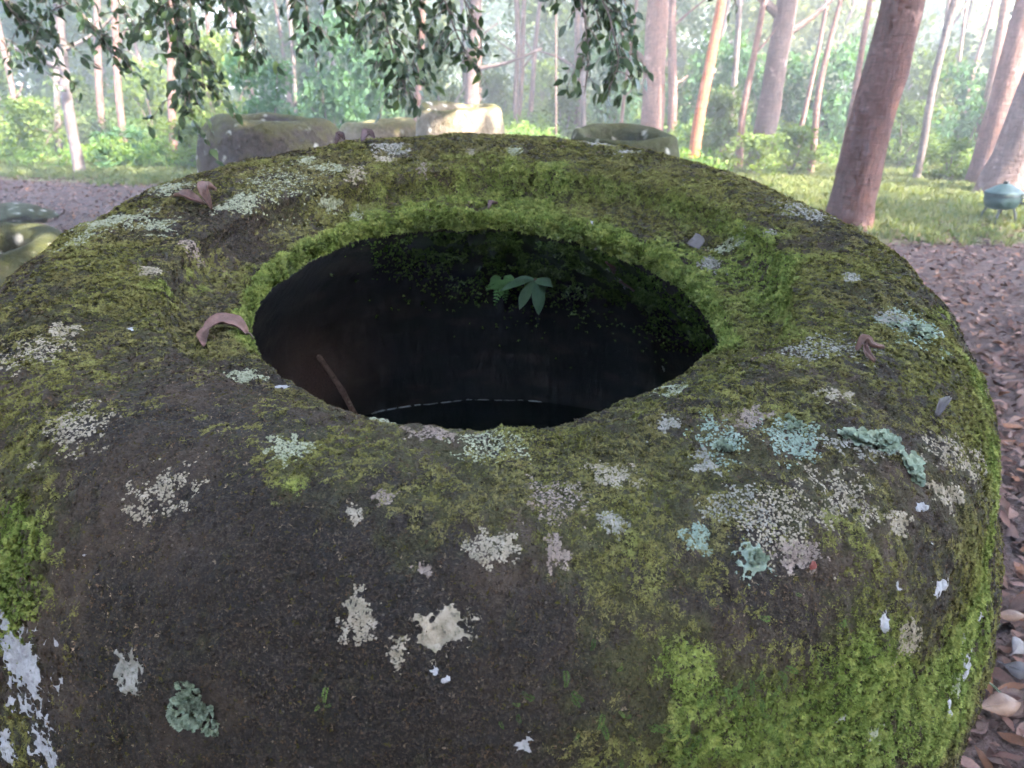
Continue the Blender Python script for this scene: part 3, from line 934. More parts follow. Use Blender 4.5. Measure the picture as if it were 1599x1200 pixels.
ROW_LOW = int(np.argmin(np.where(zone == 2, np.abs(prof[:, 1] + 0.75), 9)))
def make_moss():
    n = 2200000
    P, N, row, col_, tot = sample_jar(n, NIN - 1, ROW_LOW)
    # keep what faces the visitor's side of the jar or its top; the far flank shows nothing
    toc = np.array([0, 0, CAMZ]) - P
    face = (N * toc).sum(1) / np.linalg.norm(toc, axis=1)
    dist = np.linalg.norm(toc, axis=1)
    low = (P - JO) @ E3
    kk = (face > np.where(row < NIN + NL + 60, -0.5, -0.35)) & ((low > -.55) | (face > -.1))
    P, N, row, dist = P[kk], N[kk], row[kk], dist[kk]
    # farther off, fewer and larger tufts give the same cover
    kk = rng.random(len(P)) < np.clip((0.95 / dist) ** 1.3, .35, 1)
    P, N, row, dist = P[kk], N[kk], row[kk], dist[kk]
    th_p = np.arctan2((P - JO) @ E2, (P - JO) @ E1)
    up = N @ np.array([0, 0, 1.0])
    big = fbm(P, 8, 3, 201); mid = fbm(P, 28, 3, 202); fin = fbm(P, 95, 2, 203)
    mo = 0.38 + .10 * sstep(.45, .85, up) + spots(P, MOSS) * 0.72 + 0.5 * big + 0.6 * mid + 0.75 * fin
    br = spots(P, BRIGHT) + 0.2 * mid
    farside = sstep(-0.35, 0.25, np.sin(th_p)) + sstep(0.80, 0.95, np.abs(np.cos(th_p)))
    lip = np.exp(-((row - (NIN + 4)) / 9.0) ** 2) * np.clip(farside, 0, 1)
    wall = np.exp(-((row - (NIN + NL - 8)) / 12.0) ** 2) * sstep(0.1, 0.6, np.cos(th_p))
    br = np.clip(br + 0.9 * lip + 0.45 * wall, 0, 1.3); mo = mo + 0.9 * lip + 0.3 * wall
    cov, gch, gcol = patch_cover(P)
    m = sstep(0.30, 0.62, mo) * (1 - cov)
    # 'crumb': the dry dark crust between the moss
    cr = (1 - 0.75 * sstep(0.25, 0.6, mo)) * (1 - cov) * 0.95
    near = np.clip(1.1 / dist, 0.6, 1.6)
    u = rng.random(len(P))
    isgr = rng.random(len(P)) < gch * 0.40 * sstep(-.5, .1, fin + .5 * mid)
    ismoss = (u < m * 0.60) & ~isgr
    iscr = (~ismoss) & ((u > 1 - cr * 0.42) | isgr)
    k = ismoss | iscr
    P, N, br, big, mid, fin, lip, dist, mo, ism, isgr, gcol = P[k], N[k], br[k], big[k], mid[k], fin[k], lip[k], dist[k], mo[k], ismoss[k], isgr[k], gcol[k]
    q = len(P)
    rnd = rng.random(q)[:, None]
    olive_d = np.array([0.068, 0.064, 0.020]); olive = np.array([0.138, 0.142, 0.042]); gold = np.array([0.220, 0.202, 0.074]); brown = np.array([0.110, 0.078, 0.056])
    green_d = np.array([0.070, 0.100, 0.024]); green = np.array([0.158, 0.200, 0.048]); lime = np.array([0.275, 0.305, 0.088])
    t1 = sstep(-0.5, 0.5, mid + 0.6 * fin)[:, None]
    c_ol = olive_d * (1 - rnd) + olive * rnd
    c_ol = c_ol * (1 - 0.42 * t1) + gold * 0.42 * t1
    br_n = sstep(-0.15, 0.55, -big + 0.5 * mid)[:, None] * 0.35
    c_ol = c_ol * (1 - br_n) + brown * br_n
    c_gr = green_d * (1 - rnd) + green * rnd
    t2 = sstep(-0.2, 0.6, fin + 0.5 * mid)[:, None]
    c_gr = c_gr * (1 - 0.6 * t2) + lime * 0.6 * t2
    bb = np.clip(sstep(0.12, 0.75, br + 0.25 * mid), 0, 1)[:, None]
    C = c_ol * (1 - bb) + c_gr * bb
    dk = np.array([0.032, 0.026, 0.022]); tn = np.array([0.17, 0.14, 0.11])
    pickc = rng.random(q)[:, None]
    warm = sstep(-.3, .4, big)[:, None]
    crumb = np.where(pickc > 0.94, tn, np.where(pickc > 0.74, brown * .75, np.where(pickc > 0.60, olive_d, np.where(pickc > .45, np.array([.066, .054, .047]), dk + 0.018 * rnd))))
    crumb = crumb * (.8 + .6 * warm) * np.array([1.05, .98, .86])
    C = np.where(ism[:, None], C, np.where(isgr[:, None], gcol, crumb))
    C = np.where(ism[:, None], C * 1.06, C) * (0.75 + 0.5 * rng.random(q)[:, None])
    s = np.where(ism, rng.uniform(0.0018, 0.0038, q) * (0.7 + 0.5 * sstep(0.35, 1.1, mo)), np.where(isgr, rng.uniform(0.0014, 0.0027, q), rng.uniform(0.0010, 0.0024, q) * np.where(rng.random(q) < .3, 1.6, 1)))
    s = s * np.clip((dist / .95) ** .65, .85, 1.6)
    s = s * (1 + 0.7 * lip + 0.15 * bb[:, 0])
    Nt = N + rng.normal(0, 0.35, (q, 3)) + np.array([0, 0, 0.15]) * ism[:, None] - np.array([0, 0, 0.7]) * lip[:, None]
    rot = euler_from_frames(*frames(Nt, rng.uniform(0, 2 * np.pi, q)))
    flat = np.where(ism, 0.55 + .35 * bb[:, 0], 0.5)
    S = np.stack([s, s, s * flat], -1)
    o = instancer('moss', P - N * 0.0006, rot, S, C, TUFTS, M['tuft'], jar)
    tag(o, kind='stuff')
    print('moss tufts', q)
    P, N, row, col_, tot = sample_jar(260000, NIN - 40, NIN - 1)
    g = np.clip(spots(P, GREENIN), 0, 1) * sstep(-.25, .3, fbm(P, 26, 3, 12) + .1)
    k = rng.random(len(P)) < g * .45
    P, N = P[k], N[k]; q = len(P)
    u_ = rng.random((q, 1)); C = np.array([0.05, 0.085, 0.022]) * (1 - u_) + np.array([0.13, 0.20, 0.045]) * u_
    rot = euler_from_frames(*frames(N + rng.normal(0, .35, (q, 3)) - np.array([0, 0, .5]), rng.uniform(0, 6.28, q)))
    tag(instancer('wall_moss', P, rot, rng.uniform(.003, .007, q), C, TUFTS, M['tuft'], jar), kind='stuff')
    # larger fern-like fronds low on the right and here and there on the dark front
    P, N, row, col_, tot = sample_jar(150000, NIN + NL + 40, ROW_LOW)
    fr = np.clip(spots(P, [(1190,1080,70,1.0),(1230,1110,70,1.0),(1110,1180,60,.7),(980,1100,60,.5),(530,1090,26,.9),(510,1120,22,.8),(815,1120,26,.9),(1000,1160,80,.6),(1300,1180,60,.6),(450,770,22,.7),(930,1010,40,.25)]), 0, 1)
    k = rng.random(len(P)) < fr * 0.16 * (0.4 + sstep(-0.1, 0.3, fbm(P, 40, 2, 5)))
    P, N = P[k], N[k]; q = len(P)
    # fronds hang outward and down
    down = np.array([0, 0, -1.0]) - N * (-N[:, 2:3])
    down /= np.linalg.norm(down, axis=1)[:, None] + 1e-9
    ang = rng.normal(0, 1.0, q)[:, None]
    side = np.cross(N, down)
    t = down * np.cos(ang) + side * np.sin(ang)
    b = np.cross(N, t)
    rot = euler_from_frames(t, b, N)
    u_ = rng.random((q, 1)); C = np.array([0.035, 0.065, 0.02]) * (1 - u_) + np.array([0.10, 0.15, 0.04]) * u_
    o = instancer('fern_moss', P, rot, rng.uniform(0.006, 0.013, q), C, FRONDS, M['tuft'], jar)
    tag(o, kind='stuff')
make_moss()

# ------------------------------------------------------------------ inside the jar: water, stick, plants
h = hit(705, 627)
zw = h[0].z
cw = JO + E3 * ((zw - JO[2]) / E3[2])
def mat_water():
    t = NT('dark_water')
    m = t.base((0.004, 0.005, 0.005), 0.03, 0.5)
    t.bump(t.noise(9, 2), 0.06, 0.01)
    return m
M['water'] = mat_water()
tt = np.linspace(0, 2 * np.pi, 96, endpoint=False)
wv = np.concatenate([[[cw[0], cw[1], zw]], np.stack([cw[0] + .62 * np.cos(tt), cw[1] + .62 * np.sin(tt), np.full(96, zw)], -1)])
k = np.arange(96)
tag(link('water', mesh_np('water', wv, np.stack([np.zeros(96, int), 1 + k, 1 + (k + 1) % 96], -1)), M['water']), kind='structure')

def mat_glint():  # glint at the waterline, put into a pale base colour
    t = NT('pale_glint')
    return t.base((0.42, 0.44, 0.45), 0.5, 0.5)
M['glint_paint'] = mat_glint()
parts = []  # the glint is modelled as short pale strips along the water's edge
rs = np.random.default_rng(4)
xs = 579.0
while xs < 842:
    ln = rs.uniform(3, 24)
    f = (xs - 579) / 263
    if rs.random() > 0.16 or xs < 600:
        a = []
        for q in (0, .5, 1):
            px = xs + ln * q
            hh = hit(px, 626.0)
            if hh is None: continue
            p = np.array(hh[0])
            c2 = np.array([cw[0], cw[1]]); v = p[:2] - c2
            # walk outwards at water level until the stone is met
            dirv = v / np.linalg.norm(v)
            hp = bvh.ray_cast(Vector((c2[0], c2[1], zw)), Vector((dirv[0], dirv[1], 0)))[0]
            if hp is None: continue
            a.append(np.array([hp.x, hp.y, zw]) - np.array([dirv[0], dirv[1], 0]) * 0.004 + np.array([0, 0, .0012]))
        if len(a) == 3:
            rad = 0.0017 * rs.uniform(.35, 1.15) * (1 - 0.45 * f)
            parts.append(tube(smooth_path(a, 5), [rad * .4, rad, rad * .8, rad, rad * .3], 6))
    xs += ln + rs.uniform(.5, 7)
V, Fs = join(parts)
tag(link('glint_line', mesh_np('glint_line', V, Fs), M['glint_paint']), 'thin broken white modelled line of scum along the far edge of the dark water', 'glint')

A = hit(497, 556); pA = np.array(A[0] - A[3] * 0.05)
dB = pix(583, 676); tB = (zw - CAMZ) / dB.z
pB = np.array(CAMP + dB * tB) + np.array([0, 0, -0.03])
path = smooth_path([pA, pA * .62 + pB * .38 + np.array([.003, 0, .002]), pA * .3 + pB * .7 - np.array([.002, 0, .002]), pB], 14)
rad = np.linspace(.0058, .0070, 14); rad[[5, 9]] *= 1.25
tag(link('stick', mesh_np('stick', *tube(path, rad, 10, .10, 3)), M['stick']), 'brown bare stick leaning inside the jar mouth with its foot in the water', 'stick')

def blade(base, tip, nrm, width, curl=0.1, n=7, fold=0.25, wpos=0.45):
    """a pointed leaf from base to tip; nrm is the upper side"""
    base, tip, nrm = map(lambda q: np.array(q, float), (base, tip, nrm))
    d = tip - base; L = np.linalg.norm(d); d /= L
    side = np.cross(d, nrm); side /= np.linalg.norm(side)
    up = np.cross(side, d)
    V = []
    for k in range(n):
        t = k / (n - 1)
        w = width / 2 * (max(0.0, math.sin(math.pi * min(1, t ** (math.log(.5) / math.log(wpos))))) ** 1.05) + 0.0004
        c = base + d * L * t + up * (curl * L * math.sin(math.pi * t))
        V += [c - side * w + up * w * fold, c, c + side * w + up * w * fold]
    Fq = []
    for k in range(n - 1):
        o = 3 * k
        Fq += [(o, o + 1, o + 4, o + 3), (o + 1, o + 2, o + 5, o + 4)]
    return np.array(V), [np.array(Fq)]

H0 = hit(836, 437); root = np.array(H0[0] - H0[3] * 0.012)
pl = empty('jar_plant', root)
tag(pl, 'small plant with broad pointed leaves growing from the inner jar wall', 'plant')
for (px, py, toward, wd) in [(781, 455, .06, .024), (811, 484, .07, .028), (841, 493, .09, .034), (863, 449, .05, .036), (850, 462, .04, .026), (800, 440, .03, .018)]:
    Ht = hit(px, py); tip = np.array(Ht[0] - Ht[3] * toward)
    me = mesh_np('leaf', *[(v - root, f) for v, f in [blade(root, tip, (0.1, -.6, .7), wd * .9, .12, 9)]][0])
    link('leaf', me, M['plant'], pl)
link('stem', mesh_np('stem', *tube([np.array(H0[0]) - root + np.array([0, .01, 0]), np.array([0, -.002, .001]), np.array([0, -.006, -.002])], [.004, .0035, .002], 6)), M['stick'], pl)

def pinnate(base, tip, nrm, n=9, wid=.02):
    base, tip = np.array(base), np.array(tip)
    d = tip - base; L = np.linalg.norm(d); d = d / L
    side = np.cross(d, nrm); side /= np.linalg.norm(side)
    parts = [tube([base, (base + tip) / 2 + np.array(nrm) * .1 * L, tip], [.0012, .001, .0005], 5)]
    for k in range(1, n + 1):
        t = k / (n + .5)
        c = base + d * L * t + np.array(nrm) * .1 * L * math.sin(math.pi * t)
        w = wid * (1.15 - t) * (0.6 + t if t < .4 else 1)
        for s in (-1, 1):
            parts.append(blade(c, c + side * s * w + d * w * .55, nrm, w * .55, .05, 4))
    return join(parts)
Hf = hit(784, 438); fr0 = np.array(Hf[0] - Hf[3] * .012)
fe = empty('fern', fr0)
tag(fe, 'little bright green fern beside the plant on the inner jar wall', 'fern')
for (px, py, tw) in [(760, 452, .04), (772, 478, .06), (790, 474, .05), (802, 437, .04), (766, 438, .03)]:
    Ht = hit(px, py); tip = np.array(Ht[0] - Ht[3] * tw)
    v, f = pinnate(fr0, tip, (0.05, -.75, .6), 8, .017)
    link('frond', mesh_np('frond', v - fr0, f), M['fern'], fe)

# ------------------------------------------------------------------ fallen leaves and bits lying on the jar
def strip_leaf(pts, widths, mat, name, label, cat='leaf', stalk=None, roll=0.35, thick=0.0008):
    pts = smooth_path(pts, 16)
    wd = np.interp(np.linspace(0, 1, 16), np.linspace(0, 1, len(widths)), widths)
    tang = np.gradient(pts, axis=0); tang /= np.linalg.norm(tang, axis=1)[:, None]
    up = np.array([0, -.25, .97])
    V = []
    for k in range(16):
        s = np.cross(tang[k], up); s /= np.linalg.norm(s)
        u = np.cross(s, tang[k])
        for q in (-1, -.5, 0, .5, 1):
            V.append(pts[k] + s * q * wd[k] / 2 * (1 - .25 * roll * abs(q)) + u * (roll * wd[k] * q * q * (1 if k % 16 < 12 else 1.3)) + u * .0006 * math.sin(k * 1.7 + q * 4))
    Fq = [(5 * k + q, 5 * k + q + 1, 5 * k + q + 6, 5 * k + q + 5) for k in range(15) for q in range(4)]
    parts = [(np.array(V), [np.array(Fq)])]
    V, Fs = join(parts)
    o = link(name, mesh_np(name, V, Fs), mat)
    sol = o.modifiers.new('thickness', 'SOLIDIFY'); sol.thickness = thick
    tag(o, label, cat)
    if stalk is not None:
        link('stalk', mesh_np('stalk', *tube(smooth_path(stalk, 6), np.linspace(.0016, .001, 6), 6)), mat, o)
    return o
def jp(px, py, lift=0.004):
    H = hit(px, py)
    return np.array(H[0]) + np.array(H[1]) * lift
strip_leaf([jp(322, 543, .004), jp(328, 526, .014), jp(346, 518, .018), jp(370, 522, .012), jp(385, 529, .006)], [.003, .018, .012, .030, .026, .004], M['dead_red'], 'dead_leaf',
           'curled reddish brown dead leaf on the left ledge beside the jar mouth', stalk=[jp(384, 529, .007), jp(386, 530, .009), jp(386, 532, .007) + np.array([.012, -.006, -.002])], roll=.3)
strip_leaf([jp(272, 311, .004), jp(290, 314, .012), jp(308, 322, .010), jp(322, 324, .006)], [.003, .019, .024, .018, .005], M['dead_red'], 'dead_leaf',
           'crumpled pinkish dead leaf on the far left shoulder of the big jar', roll=.5)
strip_leaf([jp(338, 306, .012), jp(322, 310, .02), jp(321, 322, .014), jp(332, 332, .006)], [.005, .016, .021, .019, .004], M['dead_red'], 'dead_leaf',
           'rolled up brown dead leaf touching a pale lichen patch on the far left shoulder', roll=.9)
strip_leaf([jp(526, 228, .004), jp(533, 224, .012), jp(541, 223, .008)], [.006, .02, .006], M['dead_dark'], 'dead_leaf', 'tiny dark dead leaf on the far rim in front of the grey jar', roll=.7)
strip_leaf([jp(565, 224, .004), jp(574, 220, .014), jp(584, 222, .008)], [.006, .026, .006], M['dead_dark'], 'dead_leaf', 'small dark purplish dead leaf on the far rim left of the middle', roll=.5)
strip_leaf([jp(765, 330, .006), jp(770, 325, .012), jp(775, 322, .006)], [.004, .013, .003], M['dead_dark'], 'dead_leaf', 'tiny purple black leaf scrap just above the far lip of the mouth', roll=.7)
strip_leaf([jp(1338, 552, .005), jp(1346, 546, .012), jp(1360, 549, .008), jp(1380, 550, .005)], [.005, .010, .006, .003], M['dead_red'], 'dead_leaf', 'thin twisted pink brown leaf curl on the right part of the rim', roll=.9)
strip_leaf([jp(1346, 548, .01), jp(1354, 558, .008), jp(1362, 570, .004)], [.004, .008, .003], M['dead_red'], 'dead_leaf', 'short pink brown leaf strip hanging off the twisted curl on the right rim', roll=.9)
strip_leaf([jp(1460, 652, .004), jp(1464, 642, .008), jp(1469, 630, .012)], [.005, .011, .002], M['dead_grey'], 'dead_leaf', 'small upright grey leaf tip near the right shoulder of the jar', roll=.6)
strip_leaf([jp(1264, 889, .002), jp(1267, 885, .004), jp(1270, 878, .004)], [.002, .005, .001], M['red'], 'red_leaf', 'tiny bright red leaf on the front right of the jar', roll=.5)
strip_leaf([jp(1081, 388, .003), jp(1088, 381, .010), jp(1096, 370, .014)], [.030, .026, .003], M['dead_grey'], 'dead_leaf', 'bluish grey triangular leaf scrap on the ledge right of the mouth', roll=.1)
for (pp, lb) in [([(945, 410), (953, 418), (958, 428)], 'dark red withered leaf on the inner wall right of the plant'),
                 ([(966, 440), (978, 446), (990, 456)], 'broad dark red withered leaf lowest on the inner wall right of the plant')]:
    pts = []
    for q in pp:
        H = hit(*q); pts.append(np.array(H[0] - H[3] * .02))
    strip_leaf(pts, [.004, .03, .004], M['dead_red'], 'withered_leaf', lb, roll=.4)
for (px, py, w, h_) in [(952, 421, 11, 9), (966, 435, 14, 10), (975, 446, 9, 9), (1075, 478, 8, 9), (1036, 575, 8, 7)]:
    lichen(px, py, w, h_, 'white', px, solid=.7)

# ------------------------------------------------------------------ other stone jars and stones behind
def mat_far_stone(name, c0, c1, moss, mossy, spot, spotty):
    t = NT(name)
    c = t.coord()
    a = t.noise(5, 4, 0.65, c); b = t.noise(22, 4, 0.7, c)
    col = t.ramp(b, [(0.3, c0), (0.7, c1)])
    geo = t.n('ShaderNodeNewGeometry')
    sep = t.n('ShaderNodeSeparateXYZ'); t.l(geo.outputs['Normal'], sep.inputs[0])
    mm = t.math('ADD', t.math('MULTIPLY', sep.outputs[2], 0.35), t.math('ADD', a, mossy - 0.5))
    mc = t.ramp(b, [(0.3, tuple(x * .55 for x in moss)), (0.7, moss)])
    col = t.mix(t.ramp(mm, [(0.5, 0.0), (0.68, 0.9)]), col, mc)
    vo = t.n('ShaderNodeTexVoronoi'); vo.inputs['Scale'].default_value = 9
    wv_ = t.mix(0.12, c, t.n('ShaderNodeTexNoise').outputs[1]); t.l(wv_, vo.inputs['Vector'])
    sp = t.math('MULTIPLY', t.ramp(vo.outputs['Distance'], [(0.16, 1.0), (0.3, 0.0)]), t.ramp(t.noise(7, 2, 0.5, c), [(0.48, 0.0), (0.58, spotty)]))
    col = t.mix(sp, col, spot)
    t.bump(t.math('ADD', a, b), 0.8, 0.03)
    return t.base(col, 0.95, 0.1)
M['fs_dark'] = mat_far_stone('far_jar_dark_stone', (0.040, 0.032, 0.027), (0.085, 0.068, 0.058), (0.11, 0.10, 0.04), 0.42, (0.40, 0.38, 0.34), 0.9)
M['fs_tan'] = mat_far_stone('far_jar_tan_stone', (0.13, 0.105, 0.075), (0.23, 0.19, 0.135), (0.14, 0.125, 0.055), 0.42, (0.45, 0.42, 0.34), 0.8)
M['fs_pale'] = mat_far_stone('far_jar_pale_stone', (0.15, 0.12, 0.085), (0.24, 0.195, 0.14), (0.09, 0.085, 0.03), 0.38, (0.62, 0.58, 0.5), 1.0)
M['fs_moss'] = mat_far_stone('far_jar_mossy_stone', (0.034, 0.030, 0.021), (0.066, 0.058, 0.038), (0.046, 0.050, 0.018), 0.55, (0.40, 0.38, 0.34), 0.8)
def far_jar(cx_px, py_top, Y, rad, profile, hole, mat, label, seed, tilt=0.0, lean=0.0, wob=.05, group=None):
    """profile: (radius factor, height factor) from the foot to the rim; hole: radius factor of the mouth"""
    top = at(cx_px, py_top, Y).z
    base = Vector((at(cx_px, py_top, Y).x, Y, 0))
    pr = list(profile) + [(hole * 1.12, 1.0), (hole, .97), (hole * .97, .8), (hole * .9, .5), (0.02, .45)]
    pr = smooth_path([(a, b) for a, b in pr], 64)
    th = np.linspace(0, 2 * np.pi, 72, endpoint=False)
    r_ = pr[:, 0][:, None] * rad * (1 + .05 * np.sin(2 * th + seed)[None]); z_ = pr[:, 1][:, None] * top + 0 * r_
    V = np.stack([r_ * np.cos(th), r_ * np.sin(th), z_], -1).reshape(-1, 3)
    nz = fbm(V + seed, 2.6, 4, seed)
    V[:, :2] *= (1 + wob * 1.6 * nz)[:, None]
    V[:, 2] += np.where(V[:, 2] > .5 * top, .045 * fbm(V * np.array([1, 1, .2]) + 3, 2.2, 2, seed + 3), 0) + lean * V[:, 0] * (V[:, 2] / top) + tilt * V[:, 1] * (V[:, 2] / top)
    n = 72
    i, j = np.meshgrid(np.arange(63), np.arange(n), indexing='ij'); j2 = (j + 1) % n
    Fq = np.stack([i * n + j, i * n + j2, (i + 1) * n + j2, (i + 1) * n + j], -1).reshape(-1, 4)
    o = link('stone_jar', mesh_np('stone_jar', V, Fq), mat)
    o.location = base
    return tag(o, label, 'stone jar', group)
BODY = [(.88, 0), (.96, .25), (1.0, .5), (.99, .75), (.93, .92), (.84, .99)]
far_jar(421, 184, 7.0, .655, [(.95, 0), (1.0, .3), (1.01, .55), (.985, .74), (.92, .90), (.78, .99)], .5, M['fs_dark'], 'wide dark grey stone jar with pale spots behind the left rim', 3, lean=-.03)
far_jar(592, 192, 8.6, .50, [(.95, 0), (1.0, .4), (.98, .75), (.9, .93), (.78, 1.0)], .5, M['fs_tan'], 'low tan mossy stone jar between the dark one and the sunlit one', 9, lean=.04)
far_jar(718, 167, 8.0, .44, [(1.04, 0), (1.05, .3), (1.02, .6), (.98, .85), (.93, .97), (.88, 1.0)], .66, M['fs_pale'], 'tall pale stone jar with mossy top standing in sunlight', 13, wob=.03)
far_jar(975, 208, 6.6, .475, [(1.0, 0), (1.05, .35), (1.03, .7), (.97, .9), (.88, 1.0)], .70, M['fs_moss'], 'dark green mossy stone jar with notched open rim right of the middle', 23, tilt=.09, wob=.06)
far_jar(-35, 382, 4.1, .46, BODY, .55, M['fs_moss'], 'mossy stone jar cut by the left edge of the picture', 31, tilt=.05)
def boulder(cx_px, Y, sx, sy, sz, mat, label, seed):
    c = ground_at(cx_px, Y)
    bm = bmesh.new(); bmesh.ops.create_icosphere(bm, subdivisions=5, radius=1)
    V = np.array([v.co for v in bm.verts])
    nz = 1 + .22 * fbm(V, 1.6, 4, seed)
    V = V * nz[:, None] * np.array([sx, sy, sz])
    for v, q in zip(bm.verts, V): v.co = q
    me = bpy.data.meshes.new('boulder'); bm.to_mesh(me); bm.free()
    me.polygons.foreach_set('use_smooth', np.ones(len(me.polygons), bool))
    o = link('boulder', me, mat); o.location = c + Vector((0, 0, sz * .25))
    return tag(o, label, 'boulder')
boulder(10, 8.6, .55, .45, .15, M['fs_moss'], 'low flat mossy stone lying on leaf litter at the left edge', 5)

# ------------------------------------------------------------------ green bin under the leaning trees
def lathe(prof, n=40):
    th = np.linspace(0, 2 * np.pi, n, endpoint=False)
    pr = np.array(prof)
    V = np.stack([pr[:, 0][:, None] * np.cos(th), pr[:, 0][:, None] * np.sin(th), pr[:, 1][:, None] + 0 * th], -1).reshape(-1, 3)
    m = len(pr)
    i, j = np.meshgrid(np.arange(m - 1), np.arange(n), indexing='ij'); j2 = (j + 1) % n
    return V, [np.stack([i * n + j, i * n + j2, (i + 1) * n + j2, (i + 1) * n + j], -1).reshape(-1, 4)]
def mat_plain(name, c, rough=.5, spec=.4, var=.25):
    t = NT(name)
    a = t.noise(6, 4, .6)
    col = t.ramp(a, [(.3, tuple(x * (1 - var) for x in c)), (.7, tuple(min(1, x * (1 + var)) for x in c))])
    return t.base(col, rough, spec)
M['bin'] = mat_plain('green_plastic', (0.012, 0.036, 0.029), .6)
M['black'] = mat_plain('black_metal', (0.03, 0.035, 0.035), .5)
bg = ground_at(1556, 8.5)
bn = empty('waste_bin', bg + Vector((0, 0, .06))); bn.rotation_euler = (0, 0, .3)
tag(bn, 'green rounded bin with lid on short dark legs under the leaning trees', 'bin')
v, f = lathe(smooth_path([(.02, .10), (.12, .102), (.165, .125), (.188, .17), (.196, .22), (.19, .262)], 20)); link('body', mesh_np('body', v * np.array([1.05, .85, 1]), f), M['bin'], bn)
v, f = lathe(smooth_path([(.205, .262), (.206, .277), (.17, .305), (.10, .345), (.05, .367), (.01, .372)], 20)); lid = link('lid', mesh_np('lid', v * np.array([1.05, .85, 1]), f), M['bin'], bn)
v, f = lathe([(.01, .37), (.022, .372), (.03, .385), (.022, .398), (.005, .40)], 16); link('knob', mesh_np('knob', v, f), M['black'], lid)
v, f = lathe([(.192, .252), (.207, .252), (.207, .262), (.192, .262)], 40); link('seam', mesh_np('seam', v * np.array([1.05, .85, 1]), f), M['black'], bn)
for a in (.6, 2.3, 3.8, 5.4):
    d = np.array([math.cos(a), math.sin(a), 0])
    link('leg', mesh_np('leg', *tube([d * .12 + np.array([0, 0, .13]), d * .15 + np.array([0, 0, .06]), d * .185 + np.array([0, 0, -.07])], [.014, .012, .014], 8)), M['black'], bn)
v, f = lathe([(.03, .0), (.045, .004), (.045, .016), (.03, .02)], 16)
v = v[:, [0, 2, 1]]; o = link('handle', mesh_np('handle', v * 1.0, f), M['black'], bn); o.location = (.14, -.155, .2)

# ------------------------------------------------------------------ trees
def leaf_cloud(centers, radii, n, lw, ll, seed, flat=1.0, up=0.4):
    """n folded leaf faces spread through a set of ellipsoid clumps"""
    rs = np.random.default_rng(seed)
    centers = np.asarray(centers, float); radii = np.asarray(radii, float)
    w = radii ** 2; k = rs.choice(len(centers), n, p=w / w.sum())
    d = rs.normal(size=(n, 3)); d /= np.linalg.norm(d, axis=1)[:, None]
    P = centers[k] + d * (radii[k] * rs.random(n) ** .45)[:, None] * np.array([1, 1, flat])
    ax = rs.normal(size=(n, 3)) + d * .6 + np.array([0, 0, -.25]); ax /= np.linalg.norm(ax, axis=1)[:, None]
    nr = rs.normal(size=(n, 3)) + np.array([0, 0, up]); s = np.cross(ax, nr); s /= np.linalg.norm(s, axis=1)[:, None]
    u = np.cross(s, ax)
    L = (ll * rs.uniform(.7, 1.25, n))[:, None]; Wd = (lw * rs.uniform(.7, 1.25, n))[:, None]
    a = P - ax * L / 2; c = P + ax * L / 2; mid = P - ax * L * .08 - u * Wd * .12
    V = np.stack([a, mid - s * Wd / 2 + u * Wd * .25, c, mid + s * Wd / 2 + u * Wd * .25], 1).reshape(-1, 3)
    o = np.arange(n) * 4
    T = np.concatenate([np.stack([o, o + 1, o + 2], -1), np.stack([o, o + 2, o + 3], -1)])
    return V, [T]

def crown_mesh(name, seed, n, rad, hgt, ncl, lw, ll, cr, mat, flat=.7):
    rs = np.random.default_rng(seed)
    C = rs.normal(size=(ncl, 3)); C /= np.linalg.norm(C, axis=1)[:, None]
    C = C * (rs.random(ncl) ** .4)[:, None] * np.array([rad, rad, hgt])
    v, f = leaf_cloud(C, rs.uniform(.6, 1.2, ncl) * cr, n, lw, ll, seed + 1, flat)
    me = mesh_np(name, v, f, False); me.materials.append(mat)
    return me
PINE_CROWNS = [crown_mesh('crown', 40 + s, 420, 1.7, 2.4, 14, .14, .45, .7, M['needles']) for s in range(3)]

